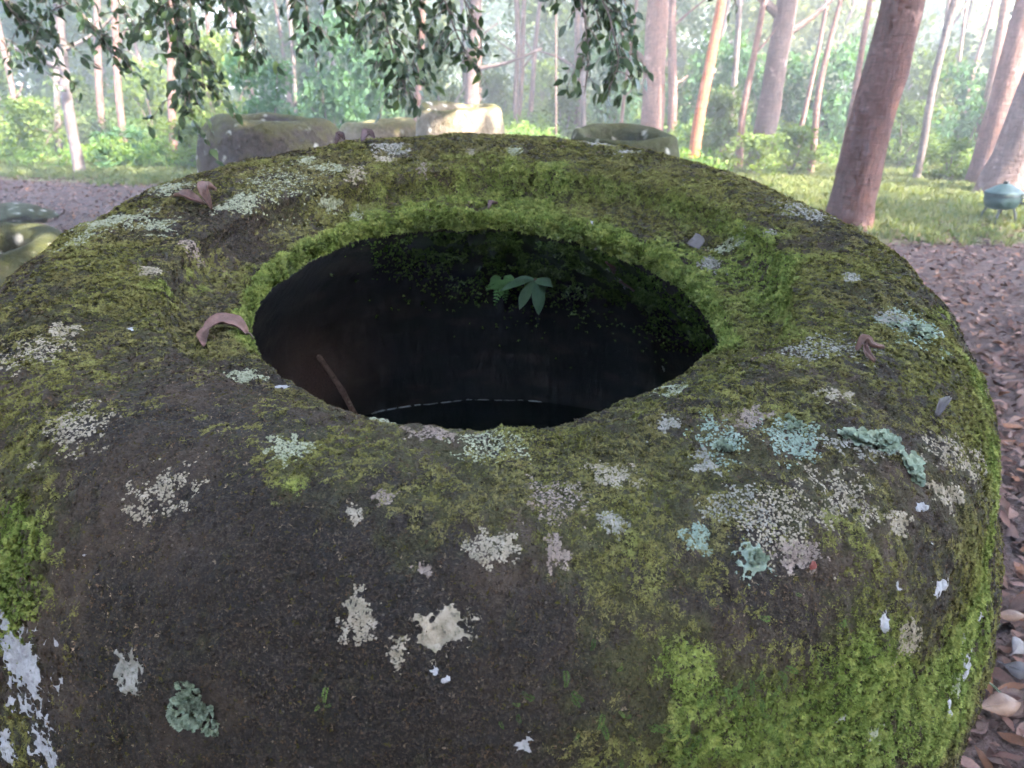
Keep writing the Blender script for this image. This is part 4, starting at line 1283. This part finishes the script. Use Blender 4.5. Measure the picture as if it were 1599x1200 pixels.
TREE_N = [0]
def tree(name, label, cat, xb, Y, xt, wb, wt, mat, bend=0.0, limbs=(), H=11.0, seed=0, group=None, crown=True, yt=0, seg=12):
    """a trunk standing at photograph column xb, Y metres off, that passes column xt at the picture's top"""
    TREE_N[0] += 1
    rs = np.random.default_rng(900 + seed + TREE_N[0] * 13)
    b = np.array(ground_at(xb, Y)); t = np.array(at(xt, yt, Y))
    b[2] = float(ground_z(np.array([b[0]]), np.array([Y]))[0])
    dep = Y * math.cos(PITCH) + CAMZ * math.sin(PITCH) * .5
    r0, r1 = wb * dep / F / 2, wt * dep / F / 2
    d = (t - b) / (t[2] - b[2])
    pts = []; rad = []
    zt = t[2] - b[2]
    ph = rs.uniform(0, 6)
    for zz in np.concatenate([np.linspace(-.25, zt, 9), np.linspace(zt, H, 8)[1:]]):
        lean = zz if zz <= zt else zt + (zz - zt) * .55
        p = b + np.array([d[0] * lean, 0, zz])
        p[0] += bend * math.sin(zz * 2.2 / zt * 1.7 + ph) * min(1, max(0, zz))
        p[1] += .6 * bend * math.cos(zz * 1.4 + ph)
        pts.append(p)
        f = zz / zt
        rr = r0 + (r1 - r0) * min(1, max(0, f)) if f <= 1 else r1 * (1 - .72 * (zz - zt) / (H - zt))
        if zz < .35: rr *= 1 + .35 * ((.35 - zz) / .6) ** 1.5
        rad.append(rr)
    e = empty(name, b)
    tag(e, label, cat, group)
    pts = np.array(pts) - b
    P2 = smooth_path(np.c_[pts, rad], 44)
    V, Fs = tube(P2[:, :3], P2[:, 3], seg, .13, seed + 3)
    link('trunk', mesh_np('trunk', V, Fs), mat, e)
    for (zl, dx, dz, L, rf) in limbs:
        k = int(np.argmin(np.abs(P2[:, 2] - zl)))
        p = P2[k, :3]; rl = P2[k, 3] * rf
        q = p + np.array([dx, rs.uniform(-.4, .4), dz]) * L
        m = (p + q) / 2 + np.array([0, 0, .12 * L * rs.uniform(-1, 1)])
        pp = smooth_path([p, m, q], 9)
        link('limb', mesh_np('limb', *tube(pp, np.linspace(rl, rl * .35, 9), 7, .1, seed)), mat, e)
    if crown:
        o = link('crown', PINE_CROWNS[TREE_N[0] % 3], None, e)
        o.location = P2[-4, :3]; o.rotation_euler = (0, 0, rs.uniform(0, 6)); s = rs.uniform(.85, 1.2); o.scale = (s, s, s)
    return e
PG = 'pines of the open wood'
tree('pine_tree', 'thick dark red leaning pine trunk rising behind the right rim of the jar', 'tree', 1322, 8.2, 1408, 68, 58, M['bark_red'], .02, seed=1, seg=20)
tree('pine_tree', 'massive mauve leaning trunk behind the green bin at the right edge', 'tree', 1562, 10.4, 1680, 72, 60, M['bark_grey'], .0, seed=2, seg=20)
tree('pine_tree', 'leaning pinkish trunk just left of the massive one by the bin', 'tree', 1532, 11.4, 1606, 46, 34, M['bark_pink'], .0, seed=3, seg=16)
tree('pine_tree', 'slim pale trunk between the dark red pine and the bin', 'tree', 1428, 11.8, 1493, 11, 11, M['bark_pale'], .05, seed=4, limbs=[(2.0, .5, .6, .9, .5)])
tree('pine_tree', 'slim brown trunk rising left of the leaning trees by the bin', 'tree', 1524, 14.5, 1570, 16, 13, M['bark_pink'], .03, seed=5, limbs=[(2.2, .6, .5, 1.0, .45), (1.6, .6, .3, .6, .3)])
tree('pine_tree', 'straight purplish brown pine with a forked limb, right of the orange one', 'tree', 1182, 13.6, 1232, 36, 30, M['bark_grey'], .02, seed=6, limbs=[(2.35, -.8, .6, 1.1, .55), (2.2, .9, .7, .9, .4)], seg=16)
tree('pine_tree', 'smooth bright orange leaning trunk behind the notched mossy jar', 'tree', 1080, 13.0, 1124, 18, 14, M['bark_orange'], .03, seed=7, seg=14)
tree('pine_tree', 'thick straight pinkish pine directly behind the notched mossy jar', 'tree', 1015, 14.5, 1029, 36, 31, M['bark_pink'], .02, seed=8, limbs=[(1.7, -.7, .75, 1.1, .35), (1.0, .5, .1, .35, .25)], seg=18)
tree('pine_tree', 'thinner pinkish trunk just right of the thick straight pine', 'tree', 1047, 16.5, 1052, 15, 12, M['bark_pink'], .03, seed=9, limbs=[(1.2, .6, .3, .5, .5), (2.4, .7, .6, .9, .4)])
tree('pine_tree', 'brown trunk left of the hanging leaf spray near the picture middle', 'tree', 905, 17.0, 902, 17, 14, M['bark_grey'], .02, seed=10, limbs=[(1.6, -.8, .35, 1.1, .4)])
tree('sapling', 'thin nearly white stem beside the brown trunk near the picture middle', 'tree', 911, 16.4, 909, 9, 7, M['bark_pale'], .01, seed=11)
tree('sapling', 'thin pale grey stem right of the orange trunk', 'tree', 1140, 15.0, 1152, 10, 8, M['bark_pale'], .03, seed=12)
tree('sapling', 'thin bent brownish stem just left of the purplish forked pine', 'tree', 1152, 13.4, 1188, 12, 8, M['bark_pink'], .05, seed=13, limbs=[(1.8, .5, .7, .6, .5)])
tree('sapling', 'thin straight pinkish stem right of the purplish forked pine', 'tree', 1240, 14.6, 1292, 8, 6, M['bark_pink'], .02, seed=14)
tree('sapling', 'thin wavy reddish stem leaning between the forked pine and the dark red pine', 'tree', 1262, 12.6, 1312, 11, 7, M['bark_pink'], .07, seed=15, limbs=[(.5, -.6, .2, .5, .6)])
tree('sapling', 'thin pinkish stem close to the left side of the dark red pine', 'tree', 1308, 12.0, 1362, 11, 8, M['bark_pink'], .03, seed=16)
tree('sapling', 'short pale stem peeping out right of the dark red pine', 'tree', 1368, 12.2, 1392, 10, 7, M['bark_pale'], .06, seed=17, H=5, crown=False)
tree('sapling', 'very thin dark stem between the slim pale trunk and the bin trees', 'tree', 1478, 16.5, 1512, 6, 5, M['bark_grey'], .02, seed=18)
tree('sapling', 'thin brown stem right behind the slim pale trunk', 'tree', 1446, 19.0, 1482, 11, 8, M['bark_grey'], .03, seed=19)
tree('tree', 'pale crooked tree forking low at the left of the picture', 'tree', 127, 12.6, 84, 18, 12, M['bark_pale'], .05, seed=20, limbs=[(1.55, -.9, .35, 1.1, .6), (1.75, .8, .5, 1.2, .55), (1.2, -.6, .4, .7, .3)], seg=14)
tree('sapling', 'slender pinkish trunk a little right of the crooked left tree', 'tree', 196, 15.5, 176, 12, 9, M['bark_pink'], .04, seed=21, limbs=[(1.8, .6, .7, .9, .4)])
tree('sapling', 'faint pinkish trunk between the crooked tree and the slender one', 'tree', 161, 17.0, 150, 12, 9, M['bark_pink'], .03, seed=22)
tree('sapling', 'thin leaning grey stem farthest left', 'tree', 32, 15.5, -6, 9, 7, M['bark_grey'], .05, seed=23, limbs=[(1.0, .5, .6, .5, .5)])
tree('sapling', 'thin pale stem just left of the crooked left tree', 'tree', 93, 15.0, 86, 10, 8, M['bark_pale'], .03, seed=24)
tree('sapling', 'pinkish trunk behind the hanging spray left of the dark grey jar', 'tree', 273, 14.5, 262, 13, 10, M['bark_pink'], .03, seed=25)
tree('sapling', 'thin stem standing right above the left end of the dark grey jar', 'tree', 330, 17.0, 322, 8, 6, M['bark_pink'], .03, seed=26)
tree('pine_tree', 'purplish trunk behind the pale sunlit jar', 'tree', 737, 15.0, 741, 24, 20, M['bark_grey'], .02, seed=27, limbs=[(1.5, .9, .25, 1.4, .35)])
tree('sapling', 'thin brown stem behind the low tan jar', 'tree', 650, 14.0, 657, 12, 9, M['bark_pink'], .03, seed=28)
tree('sapling', 'thin stem right of the pale sunlit jar, left one of a pair', 'tree', 803, 17.5, 822, 9, 7, M['bark_grey'], .05, seed=29, limbs=[(1.5, .5, .6, .9, .5)])
tree('sapling', 'thin stem right of the pale sunlit jar, right one of a pair', 'tree', 822, 18.5, 846, 9, 6, M['bark_grey'], .04, seed=30, limbs=[(1.9, -.5, .6, .9, .5)])
tree('sapling', 'very thin dark upright stem between the pair of stems and the white one', 'tree', 868, 14.0, 868, 3.5, 3, M['bark_grey'], .0, seed=31, H=2.2, crown=False)
tree('sapling', 'thin pale stem behind the dark grey jar', 'tree', 466, 16.0, 448, 7, 6, M['bark_pale'], .04, seed=32)
tree('sapling', 'slim leaning pale stem at the far right edge behind the bin', 'tree', 1586, 12.5, 1625, 13, 10, M['bark_pale'], .04, seed=33)

rsx = np.random.default_rng(5)
ORD = 'first second third fourth fifth sixth seventh eighth ninth tenth eleventh twelfth thirteenth fourteenth fifteenth sixteenth seventeenth eighteenth nineteenth twentieth'.split()
ORD += ['twenty-' + o_ for o_ in ORD[:6]]
for k in range(26):
    xb = (k + rsx.uniform(.1, .9)) * 1640 / 26 - 20
    tree('sapling', f'slim hazy trunk deep in the wood, {ORD[k]} of that far row from the left', 'tree', xb, rsx.uniform(17, 27), xb + (xb - 800) * .085 + rsx.normal(0, 14), rsx.uniform(5, 11), rsx.uniform(4, 8),
         M[['bark_pink', 'bark_grey', 'bark_pale'][k % 3]], rsx.uniform(.02, .08), seed=200 + k, group='slim trunks deep in the wood', limbs=[(rsx.uniform(1, 2.6), rsx.choice([-.7, .7]), .5, rsx.uniform(.4, 1.1), .45)])
# --- the broadleaf trees that shade the jars; the first one hangs its sprays into the picture
SHADE = [crown_mesh('crown', 70 + s, 11000, 4.6, 1.5, 70, .19, .38, 1.15, M['crown'], .6) for s in range(2)]
SPARSE = crown_mesh('crown', 75, 3200, 4.4, 1.5, 45, .14, .30, .9, M['crown'], .6)
BUSHY = crown_mesh('crown', 76, 9000, 3.0, 2.4, 60, .2, .4, 1.1, M['crown'], .9)
def shade_tree(base, crown_c, label, k, limb_targets, crown=None):
    e = empty('broadleaf_tree', base); tag(e, label, 'tree')
    b = np.array(base); c = np.array(crown_c) - b
    top = np.array([c[0] * .25, c[1] * .25, c[2] * .72])
    pts = smooth_path([(0, 0, -.2), (.06, .03, 1.2), top * .75, top], 16)
    link('trunk', mesh_np('trunk', *tube(pts, np.linspace(.26, .15, 16), 14, .12, k)), M['canopy_bark'], e)
    for q, tg in enumerate(limb_targets):
        p0 = top * (.75 + .05 * q); p2 = np.array(tg) - b
        pp = smooth_path([p0, (p0 + p2) / 2 + np.array([0, 0, .35]), p2], 12)
        link('limb', mesh_np('limb', *tube(pp, np.linspace(.10, .025, 12), 9, .1, q)), M['canopy_bark'], e)
    o = link('crown', crown or SHADE[k % 2], None, e); o.location = c; o.rotation_euler = (0, 0, k * 1.3); tag(o, kind='stuff')
    return e
sprayT = shade_tree((-3.6, .6, 0), (-2.2, 3.4, 5.3), 'broadleaf tree whose drooping dark leafy sprays hang across the top of the picture', 0,
                    [(-2.6, 4.2, 3.2), (-1.2, 4.0, 3.0), (-.3, 3.9, 2.9), (.8, 4.2, 3.1), (-3.2, 4.6, 3.3)], SPARSE)
shade_tree((5.2, -1.6, 0), (4.8, -2.4, 7.6), 'shade tree standing beside the jar to the right of the camera', 1, [(3, -1, 6.8), (6.5, -1, 6.8), (3.5, -4, 6.8)])
shade_tree((9.6, 2.2, 0), (9.0, 1.4, 7.6), 'shade tree farther out on the right beyond the picture', 2, [(7, 2.5, 6.8), (10, 3.5, 6.8)])
shade_tree((-6.8, 4.4, 0), (-1.7, 5.7, 6.2), 'shade tree far left whose crown darkens the leaf litter', 4, [(-4, 5.5, 5.4), (-3, 7.5, 5.6)])
for k, bx in enumerate((-7.0, -2.4, 2.2, 6.8)):
    shade_tree((bx, -5.6 - .8 * (k % 2), 0), (bx + .3, -5.4 - .8 * (k % 2), 4.2), ['leafy tree behind the camera, leftmost of four', 'leafy tree behind the camera, second from the left', 'leafy tree behind the camera, second from the right', 'leafy tree behind the camera, rightmost of four'][k], 10 + k, [(bx + 1, -5, 3.6)], BUSHY)
shade_tree((-7.5, -1.0, 0), (-6.0, .8, 5.6), 'shade tree farther out on the left beyond the picture', 3, [(-5, 2, 4.8), (-8, 2, 5)])

def canopy_leaf(seed):
    rs = np.random.default_rng(seed)
    v, f = blade((0, 0, 0), (0, 0, -1), (0, -1, .1), .47, .07 + .06 * rs.random(), 6, .22, .42)
    me = mesh_np('leaf', v, f); me.materials.append(M['canopy'])
    return me
LEAFM = [canopy_leaf(s) for s in range(4)]
SPRAYS = [  # main twigs as photograph points, distance, secondary twig length in px, leaf pitch
 ([(-40,-70),(20,20),(60,70)],4.3,70,1.0),([(30,-80),(90,-10),(150,50),(170,80)],4.2,70,1.0),([(120,-90),(180,-10),(205,50)],4.5,60,1.0),([(-60,30),(0,60),(20,100)],4.6,40,.6),
 ([(210,-90),(262,-20),(285,60),(292,130),(285,185)],4.0,62,1.25),([(230,-90),(295,0),(312,80),(318,140)],4.1,50,1.1),([(255,-80),(255,10),(262,60)],4.3,50,1.0),
 ([(330,-90),(372,-20),(395,40),(412,82)],4.2,50,1.0),([(300,-70),(340,-10),(365,20)],4.4,45,.8),([(430,-90),(470,-20),(482,40),(478,72)],4.3,42,.8),([(470,-90),(520,-20),(535,20)],4.4,50,.9),([(540,-60),(560,0),(540,50)],4.5,40,.7),
 ([(560,-90),(590,-10),(608,60),(625,115),(636,150)],4.0,52,1.2),([(610,-90),(640,0),(655,60),(640,125)],4.1,44,1.1),([(640,-90),(690,-10),(712,50),(735,100)],4.0,44,1.2),([(600,-60),(580,20),(586,70)],4.2,45,1.0),([(680,-80),(725,0),(748,50),(754,85)],4.2,36,.9),
 ([(850,-90),(900,-20),(915,40),(905,120)],3.9,40,.6),([(880,-90),(930,-20),(955,40),(965,100),(950,140)],3.9,54,1.0),([(930,-90),(970,-10),(990,60),(1000,120)],4.0,46,.9),([(900,-80),(925,0),(940,40)],4.1,50,1.0),([(920,60),(915,130),(912,150)],4.0,26,.6),
 ([(1120,-60),(1140,-20),(1150,8)],4.2,20,.4),
]
rsb = np.random.default_rng(77)
leaves = []; twigs = []
ob = np.array(sprayT.location)
for (pl_, Y, sec, dens) in SPRAYS:
    P = smooth_path([np.array(at(x, y, Y + rsb.normal(0, .08))) for x, y in pl_], 30)
    twigs.append(tube(P - ob, np.linspace(.009, .0025, 30), 6))
    L = np.linalg.norm(np.diff(P, axis=0), axis=1).sum()
    nsec = int(L / .027 * dens)
    pxm = Y * 1.0 / F
    for k in range(nsec):
        f = (k + rsb.random()) / nsec
        p = P[min(29, int(f * 29))]
        ln = sec * pxm * rsb.uniform(.35, 1.25)
        a = rsb.uniform(0, 2 * np.pi)
        dirv = np.array([math.cos(a) * .75, math.sin(a) * .75, rsb.uniform(-.9, -.1)]); dirv /= np.linalg.norm(dirv)
        q = p + dirv * ln + np.array([0, 0, -.25 * ln])
        m = (p + q) / 2 + np.array([0, 0, .18 * ln])
        tw = smooth_path([p, m, q], 6)
        twigs.append(tube(tw - ob, np.linspace(.003, .0012, 6), 4, cap=False))
        nl = max(2, int(ln / .027))
        for i2 in range(nl):
            g = (i2 + 1) / nl
            pos = tw[min(5, int(round(g * 5)))] + rsb.normal(0, .004, 3)
            ax = dirv * .5 + rsb.normal(0, .55, 3) + np.array([0, 0, -.75])
            leaves.append((pos, ax / np.linalg.norm(ax), rsb.uniform(.044, .080)))
tag(link('twigs', mesh_np('twigs', *join(twigs)), M['canopy_bark'], sprayT), kind='stuff')
def leaf_matrix(pos, ax, s, nr):
    zc = -np.array(ax); x = np.cross(nr, zc); x /= np.linalg.norm(x); y = np.cross(zc, x)
    return np.stack([x * s, y * s, zc * s], 1), pos
c_, s_ = math.cos(PITCH), math.sin(PITCH)
def to_px(p):
    dz = p[2] - CAMZ; dep = p[1] * c_ - dz * s_
    return 799.5 + F * p[0] / dep, 600 - F * (p[1] * s_ + dz * c_) / dep
vis = [(l, to_px(l[0])) for l in leaves]
infr = [l for l, q in vis if -20 < q[0] < 1620 and -10 < q[1]]
rest = [l for l, q in vis if not (-20 < q[0] < 1620 and -10 < q[1])]
infr.sort(key=lambda l: -l[2] / l[0][1])
print('spray leaves', len(leaves), 'in frame', len(infr))
for l in infr[:300]:
    R3, pos = leaf_matrix(l[0] - ob, l[1], l[2], rsb.normal(size=3))
    o = link('leaf', LEAFM[rsb.integers(4)], None, sprayT)
    m4 = Matrix(((*R3[0], pos[0]), (*R3[1], pos[1]), (*R3[2], pos[2]), (0, 0, 0, 1)))
    o.matrix_local = m4
tmpl = [np.array([v.co for v in m.vertices]) for m in LEAFM]
tf = np.array([tuple(p.vertices) for p in LEAFM[0].polygons])
parts = []
for l in infr[300:] + rest:
    R3, pos = leaf_matrix(l[0] - ob, l[1], l[2], rsb.normal(size=3))
    parts.append((tmpl[rsb.integers(4)] @ R3.T + pos, [tf]))
tag(link('leaves', mesh_np('leaves', *join(parts)), M['canopy'], sprayT), kind='stuff')

# ------------------------------------------------------------------ shrubs
def shrub_mesh(seed, hgt, rad, n, lw, ll, mat):
    rs = np.random.default_rng(seed)
    ncl = 26
    t = rs.random(ncl)
    C = np.stack([rs.normal(0, rad * .45, ncl), rs.normal(0, rad * .45, ncl), hgt * (.12 + .85 * t)], -1)
    C[:, :2] *= (1.1 - .6 * t)[:, None]
    v, f = leaf_cloud(C, rs.uniform(.5, 1.1, ncl) * rad * .38, n, lw, ll, seed, 1.0)
    v[:, 2] = np.maximum(v[:, 2], .01)
    stems = []
    for k in range(6):
        c = C[rs.integers(ncl)]
        stems.append(tube(smooth_path([(rs.normal(0, .03), rs.normal(0, .03), -.05), c * .5 + np.array([0, 0, .1]), c], 6), np.linspace(.02, .006, 6), 5))
    a = mesh_np('foliage', v, f, False); a.materials.append(mat)
    b = mesh_np('stem', *join(stems)); b.materials.append(M['canopy_bark'])
    return a, b
SHR = {}
for nm, mt in (('a', 'shrub_a'), ('b', 'shrub_b'), ('c', 'shrub_c')):
    SHR[nm] = [shrub_mesh(300 + ord(nm) * 3 + q, 1.0, .55, 1700, .045, .085, M[mt]) for q in range(2)]
def shrub(px, Y, hgt, wid, kind, label, k):
    b = ground_at(px, Y); b.z = float(ground_z(np.array([b.x]), np.array([Y]))[0])
    e = empty('shrub', b); tag(e, label, 'shrub', 'shrubs of the undergrowth')
    fo, st = SHR[kind][k % 2]
    a = link('foliage', fo, None, e); c = link('stem', st, None, e)
    e.rotation_euler = (0, 0, k * 1.7)
    e.scale = (wid, wid, hgt)
    return e
SHRUBS = [(430,13.5,1.7,1.6,'a','bluish green bush right above the dark grey jar'),(350,15,2.0,1.5,'b','yellow green bush behind the left end of the dark grey jar'),(520,16,2.4,1.8,'a','tall bluish bush behind the right end of the dark grey jar'),
 (590,15,2.0,1.5,'a','bluish bush behind the low tan jar'),(250,16.5,1.6,1.6,'b','yellow green bush behind the hanging spray on the left'),(60,14.5,1.0,1.3,'b','low bright bush left of the crooked tree'),(190,13.4,.6,1.2,'a','low green bush at the foot of the slender left trunk'),
 (130,17,1.4,1.5,'c','pale olive bush behind the crooked left tree'),(10,17,1.9,1.6,'c','olive bush at the left edge of the picture'),(690,18,2.4,1.8,'c','olive bush left of the purplish trunk'),(780,19,1.4,1.6,'c','olive bush behind the pale sunlit jar'),
 (850,22,1.6,1.8,'b','yellow green bush between the stem pair and the white stem'),(960,18,2.0,1.6,'a','bluish bush behind the notched mossy jar'),(1095,16.5,2.1,1.7,'a','bluish bush behind the orange trunk'),(1125,14.5,1.2,1.2,'c','olive bush at the foot of the pale grey stem'),
 (1210,16,1.7,1.5,'a','bluish bush behind the purplish forked pine'),(1270,15.5,1.8,1.6,'a','tall bluish bush behind the wavy reddish stem'),(1235,12.6,.7,1.0,'b','low sunlit bush in front of the wavy reddish stem'),(1340,15.5,1.9,1.7,'a','tall bluish bush hidden behind the dark red pine'),
 (1400,13.5,1.0,1.3,'c','low olive bush right of the dark red pine'),(1440,16.5,1.8,1.6,'c','tall olive bush behind the slim pale trunk'),(1500,14.5,1.6,1.4,'a','bluish bush left of the bin trees'),(1482,11.8,.6,.9,'b','low bright bush between the slim pale trunk and the bin'),
 (1590,14,1.6,1.4,'c','olive bush at the right edge behind the bin'),(1590,10.6,.5,.7,'a','low bluish plant right of the bin'),(1180,12.4,.6,1.0,'b','low bright bush at the foot of the purplish forked pine'),(880,17,1.2,1.3,'c','small olive bush left of the notched mossy jar'),
 (1020,19,2.6,2.0,'c','tall olive bush behind the thick straight pine'),(1380,21,2.0,2.0,'c','far olive bush between the dark red pine and the pale trunk'),(300,13.4,.7,1.2,'b','low bright bush at the left foot of the dark grey jar')]
for k, a in enumerate(SHRUBS): shrub(*a, k)

# ------------------------------------------------------------------ far wood, weeds, grass, leaf litter
def cluster_proto(name, seed, n, rad, lw, ll, mat, flat=1.0):
    v, f = leaf_cloud([(0, 0, 0)], [rad], n, lw, ll, seed, flat)
    return proto(name, v, f, mat, False)
FAR = [cluster_proto('far_clump', 500 + s, 26, .55, .13, .26, M['forest']) for s in range(3)]
def far_forest():
    n = 34000
    a = rng.uniform(R(-44), R(44), n); d = rng.uniform(22, 58, n)
    X, Y = np.sin(a) * d, np.cos(a) * d
    base = ground_z(X, Y)
    hmax = 4.4 + 2.2 * fbm(np.stack([X, Y, 0 * X], -1), .09, 2, 4) + d * .055
    cap = np.where(a > R(5), 1.9 + .014 * d, 2.8 + .02 * d)
    Z = base + rng.random(n) ** .8 * np.maximum(.4, hmax)
    P = np.stack([X, Y, Z], -1)
    keep = fbm(P * np.array([1, 1, .8]), .22, 3, 66) > .0 - .25 * (Z - base < .8) + .06 * (a < R(-14))
    keep &= (Z - base < cap) | (fbm(P + 40, .33, 2, 67) > -.18)
    P, d, a = P[keep], d[keep], a[keep]; q = len(P)
    c0, c1, c2 = np.array([.05, .08, .045]), np.array([.09, .12, .06]), np.array([.17, .18, .09])
    u = np.clip(.5 + .8 * fbm(P, .3, 2, 8) + rng.normal(0, .15, q), 0, 1)[:, None]
    C = np.where(u < .5, c0 + (c1 - c0) * u * 2, c1 + (c2 - c1) * (u * 2 - 1))
    tag(instancer('far_forest', P, rng.uniform(0, 6.28, (q, 3)), rng.uniform(.6, 1.25, q), C, FAR, M['forest']),
        'pale hazy mass of far woodland foliage behind the pine trunks', 'forest', kind='stuff')
far_forest()
WEED = [cluster_proto('weed_clump', 520 + s, 16, .13, .035, .075, M['weed'], 1.1) for s in range(3)]
def weeds():
    n = 38000
    X = rng.uniform(-15, 15, n); Y = rng.uniform(9.0, 24, n)
    k = (np.abs(X) < Y * .72 + 1) & (Y > grass_line(X) + 1.0 + .9 * fbm(np.stack([X, Y, 0 * X], -1), .6, 2, 3) + np.where(X > 0, 3.0, .2))
    X, Y = X[k], Y[k]
    dn = fbm(np.stack([X, Y, 0 * X], -1), .5, 3, 15)
    k = rng.random(len(X)) < sstep(-.35, .2, dn); X, Y, dn = X[k], Y[k], dn[k]; q = len(X)
    Z = ground_z(X, Y) + rng.random(q) * .38 * (.5 + sstep(-.2, .4, dn)) + .04
    u = rng.random((q, 1))
    C = np.array([.07, .13, .035]) * (1 - u) + np.array([.17, .23, .06]) * u
    tag(instancer('undergrowth', np.stack([X, Y, Z], -1), rng.uniform(0, 6.28, (q, 3)), rng.uniform(.7, 1.5, q), C, WEED, M['weed']),
        'low bright green weeds covering the ground under the pines', 'undergrowth', kind='stuff')
weeds()
GR = [proto('grass_tuft', *tuft_mesh(700 + s, 9, .8, .045, .5), M['grass']) for s in range(3)]
def grass():
    n = 60000
    X = rng.uniform(-12, 12, n); Y = rng.uniform(7.0, 16, n)
    e = Y - grass_line(X) + .9 * fbm(np.stack([X, Y, 0 * X], -1), .7, 3, 6)
    k = (np.abs(X) < Y * .72 + .6) & (rng.random(n) < sstep(-.1, .7, e) * .9)
    X, Y = X[k], Y[k]; q = len(X)
    u = rng.random((q, 1))
    C = np.array([.075, .10, .035]) * (1 - u) + np.array([.17, .17, .075]) * u
    rot = np.stack([rng.normal(0, .15, q), rng.normal(0, .15, q), rng.uniform(0, 6.28, q)], -1)
    tag(instancer('grass', np.stack([X, Y, ground_z(X, Y)], -1), rot, rng.uniform(.05, .15, q), C, GR, M['grass']), 'short sunlit grass between the leaf litter and the trees', 'grass', kind='stuff')
grass()

def litter_leaf(seed, mat):
    rs = np.random.default_rng(seed)
    v, f = blade((-.5, 0, 0), (.5, 0, 0), (0, 0, 1), rs.uniform(.3, .46), rs.uniform(-.16, .2), 6, rs.uniform(-.3, .6), rs.uniform(.4, .55))
    v[:, 2] += .12 * np.sin(v[:, 0] * rs.uniform(2, 6) + rs.uniform(0, 6)) * np.abs(v[:, 1]) * 3
    return proto('litter_leaf', v, f, mat)
LIT = [litter_leaf(s, M['litter']) for s in range(7)]
LITC = np.array([[.25, .155, .135], [.33, .21, .185], [.17, .10, .088], [.37, .25, .22], [.11, .065, .058], [.38, .20, .13], [.27, .185, .17], [.43, .31, .275]])
def litter():
    n = 150000
    X = rng.uniform(-11, 8, n); Y = rng.uniform(.2, 14.5, n)
    ang = np.abs(X) < Y * .75 + .9
    lim = rng.random(n) < np.clip(3.2 / np.maximum(Y, 1.0), .18, 1.0)
    e = Y - grass_line(X) + .9 * fbm(np.stack([X, Y, 0 * X], -1), .7, 3, 6)
    k = ang & lim & (e < rng.uniform(-.2, 1.4, n)) & (np.hypot(X, Y - 1.1) > .62)
    X, Y = X[k], Y[k]; q = len(X)
    Z = ground_z(X, Y) + rng.random(q) * .035 + .006
    C = LITC[rng.integers(0, len(LITC), q)] * rng.uniform(.3, .78, (q, 1)) * np.array([1.0, .93, .84])
    s = rng.uniform(.04, .09, q) * np.where(Y < 4.5, 1.25, 1.0)
    rot = np.stack([rng.normal(0, .28, q) + np.where(rng.random(q) < .4, np.pi, 0), rng.normal(0, .28, q), rng.uniform(0, 6.28, q)], -1)
    tag(instancer('leaf_litter', np.stack([X, Y, Z], -1), rot, s, C, LIT, M['litter']), 'brown mauve carpet of dead leaves on the ground around the jars', 'leaf litter', kind='stuff')
    print('litter', q)
litter()

# the few big leaves that can be told apart beside the foot of the jar
def ground_leaf(px, py, length, wid, ang, mat, label, name='fallen_leaf', cat='leaf', curl=.12, seed=0, lift=.045):
    d = pix(px, py); t = (lift - CAMZ) / d.z
    p = CAMP + d * t
    v, f = blade((-length / 2, 0, 0), (length / 2, 0, 0), (0, -.15, 1), wid, curl * .35, 10, .12, .5)
    v[:, 1] *= 1 - .7 * (2 * v[:, 0] / length) ** 2
    v[:, 2] += .003 * np.sin(v[:, 0] * 60 + v[:, 1] * 40 + seed)
    o = link(name, mesh_np(name, v, f), mat); o.location = p; o.rotation_euler = (.35, .1, ang)
    m = o.modifiers.new('thickness', 'SOLIDIFY'); m.thickness = .0008
    link('midrib', mesh_np('midrib', *tube([(-length * .62, .004, -.004), (-length * .4, 0, curl * length * .1 + .001), (0, 0, curl * .35 * length + .001), (length * .45, 0, curl * length * .07 + .001)], [.0016, .0014, .0011, .0005], 5)), mat, o)
    return tag(o, label, cat)
ground_leaf(1562, 1102, .155, .058, .20, M['dead_tan'], 'large tan curved dead leaf lying by the jar foot at lower right')
ground_leaf(1578, 962, .12, .035, .1, M['dead_tan'], 'narrow tan dead leaf on the litter above the large one', curl=.05)
ground_leaf(1548, 1072, .07, .035, 1.9, M['canopy'], 'single dark green fallen leaf on the brown litter near the jar', name='green_leaf')
ground_leaf(1588, 1010, .10, .05, .8, M['dead_grey'], 'grey curled dead leaf at the right edge above the green leaf', curl=.2)
ground_leaf(1592, 1048, .09, .05, -.6, M['dead_grey'], 'pale grey dead leaf cut by the right edge beside the green leaf', curl=.1)
ground_leaf(1520, 625, .12, .05, .4, M['dead_grey'], 'grey dead leaf peeping from behind the upper right flank of the jar', curl=.1)

# ------------------------------------------------------------------ the bright air under the trees
def haze():
    bm = bmesh.new(); bmesh.ops.create_cube(bm, size=1.0)
    me = bpy.data.meshes.new('haze'); bm.to_mesh(me); bm.free()
    o = link('haze', me)
    o.scale = (1900, 1900, 30); o.location = (0, 0, 30 / 2 - 6)
    m = bpy.data.materials.new('haze'); m.use_nodes = True
    nt = m.node_tree; nt.nodes.clear()
    out = nt.nodes.new('ShaderNodeOutputMaterial'); pv = nt.nodes.new('ShaderNodeVolumePrincipled')
    pv.inputs['Color'].default_value = (.93, .95, 1.0, 1); pv.inputs['Density'].default_value = HAZE; pv.inputs['Anisotropy'].default_value = 0.2
    nt.links.new(pv.outputs[0], out.inputs['Volume'])
    me.materials.append(m)
    tag(o, 'thin pale haze in the air under the trees', 'haze', kind='stuff')
HAZE = 0.0085
if HAZE > 0: haze()
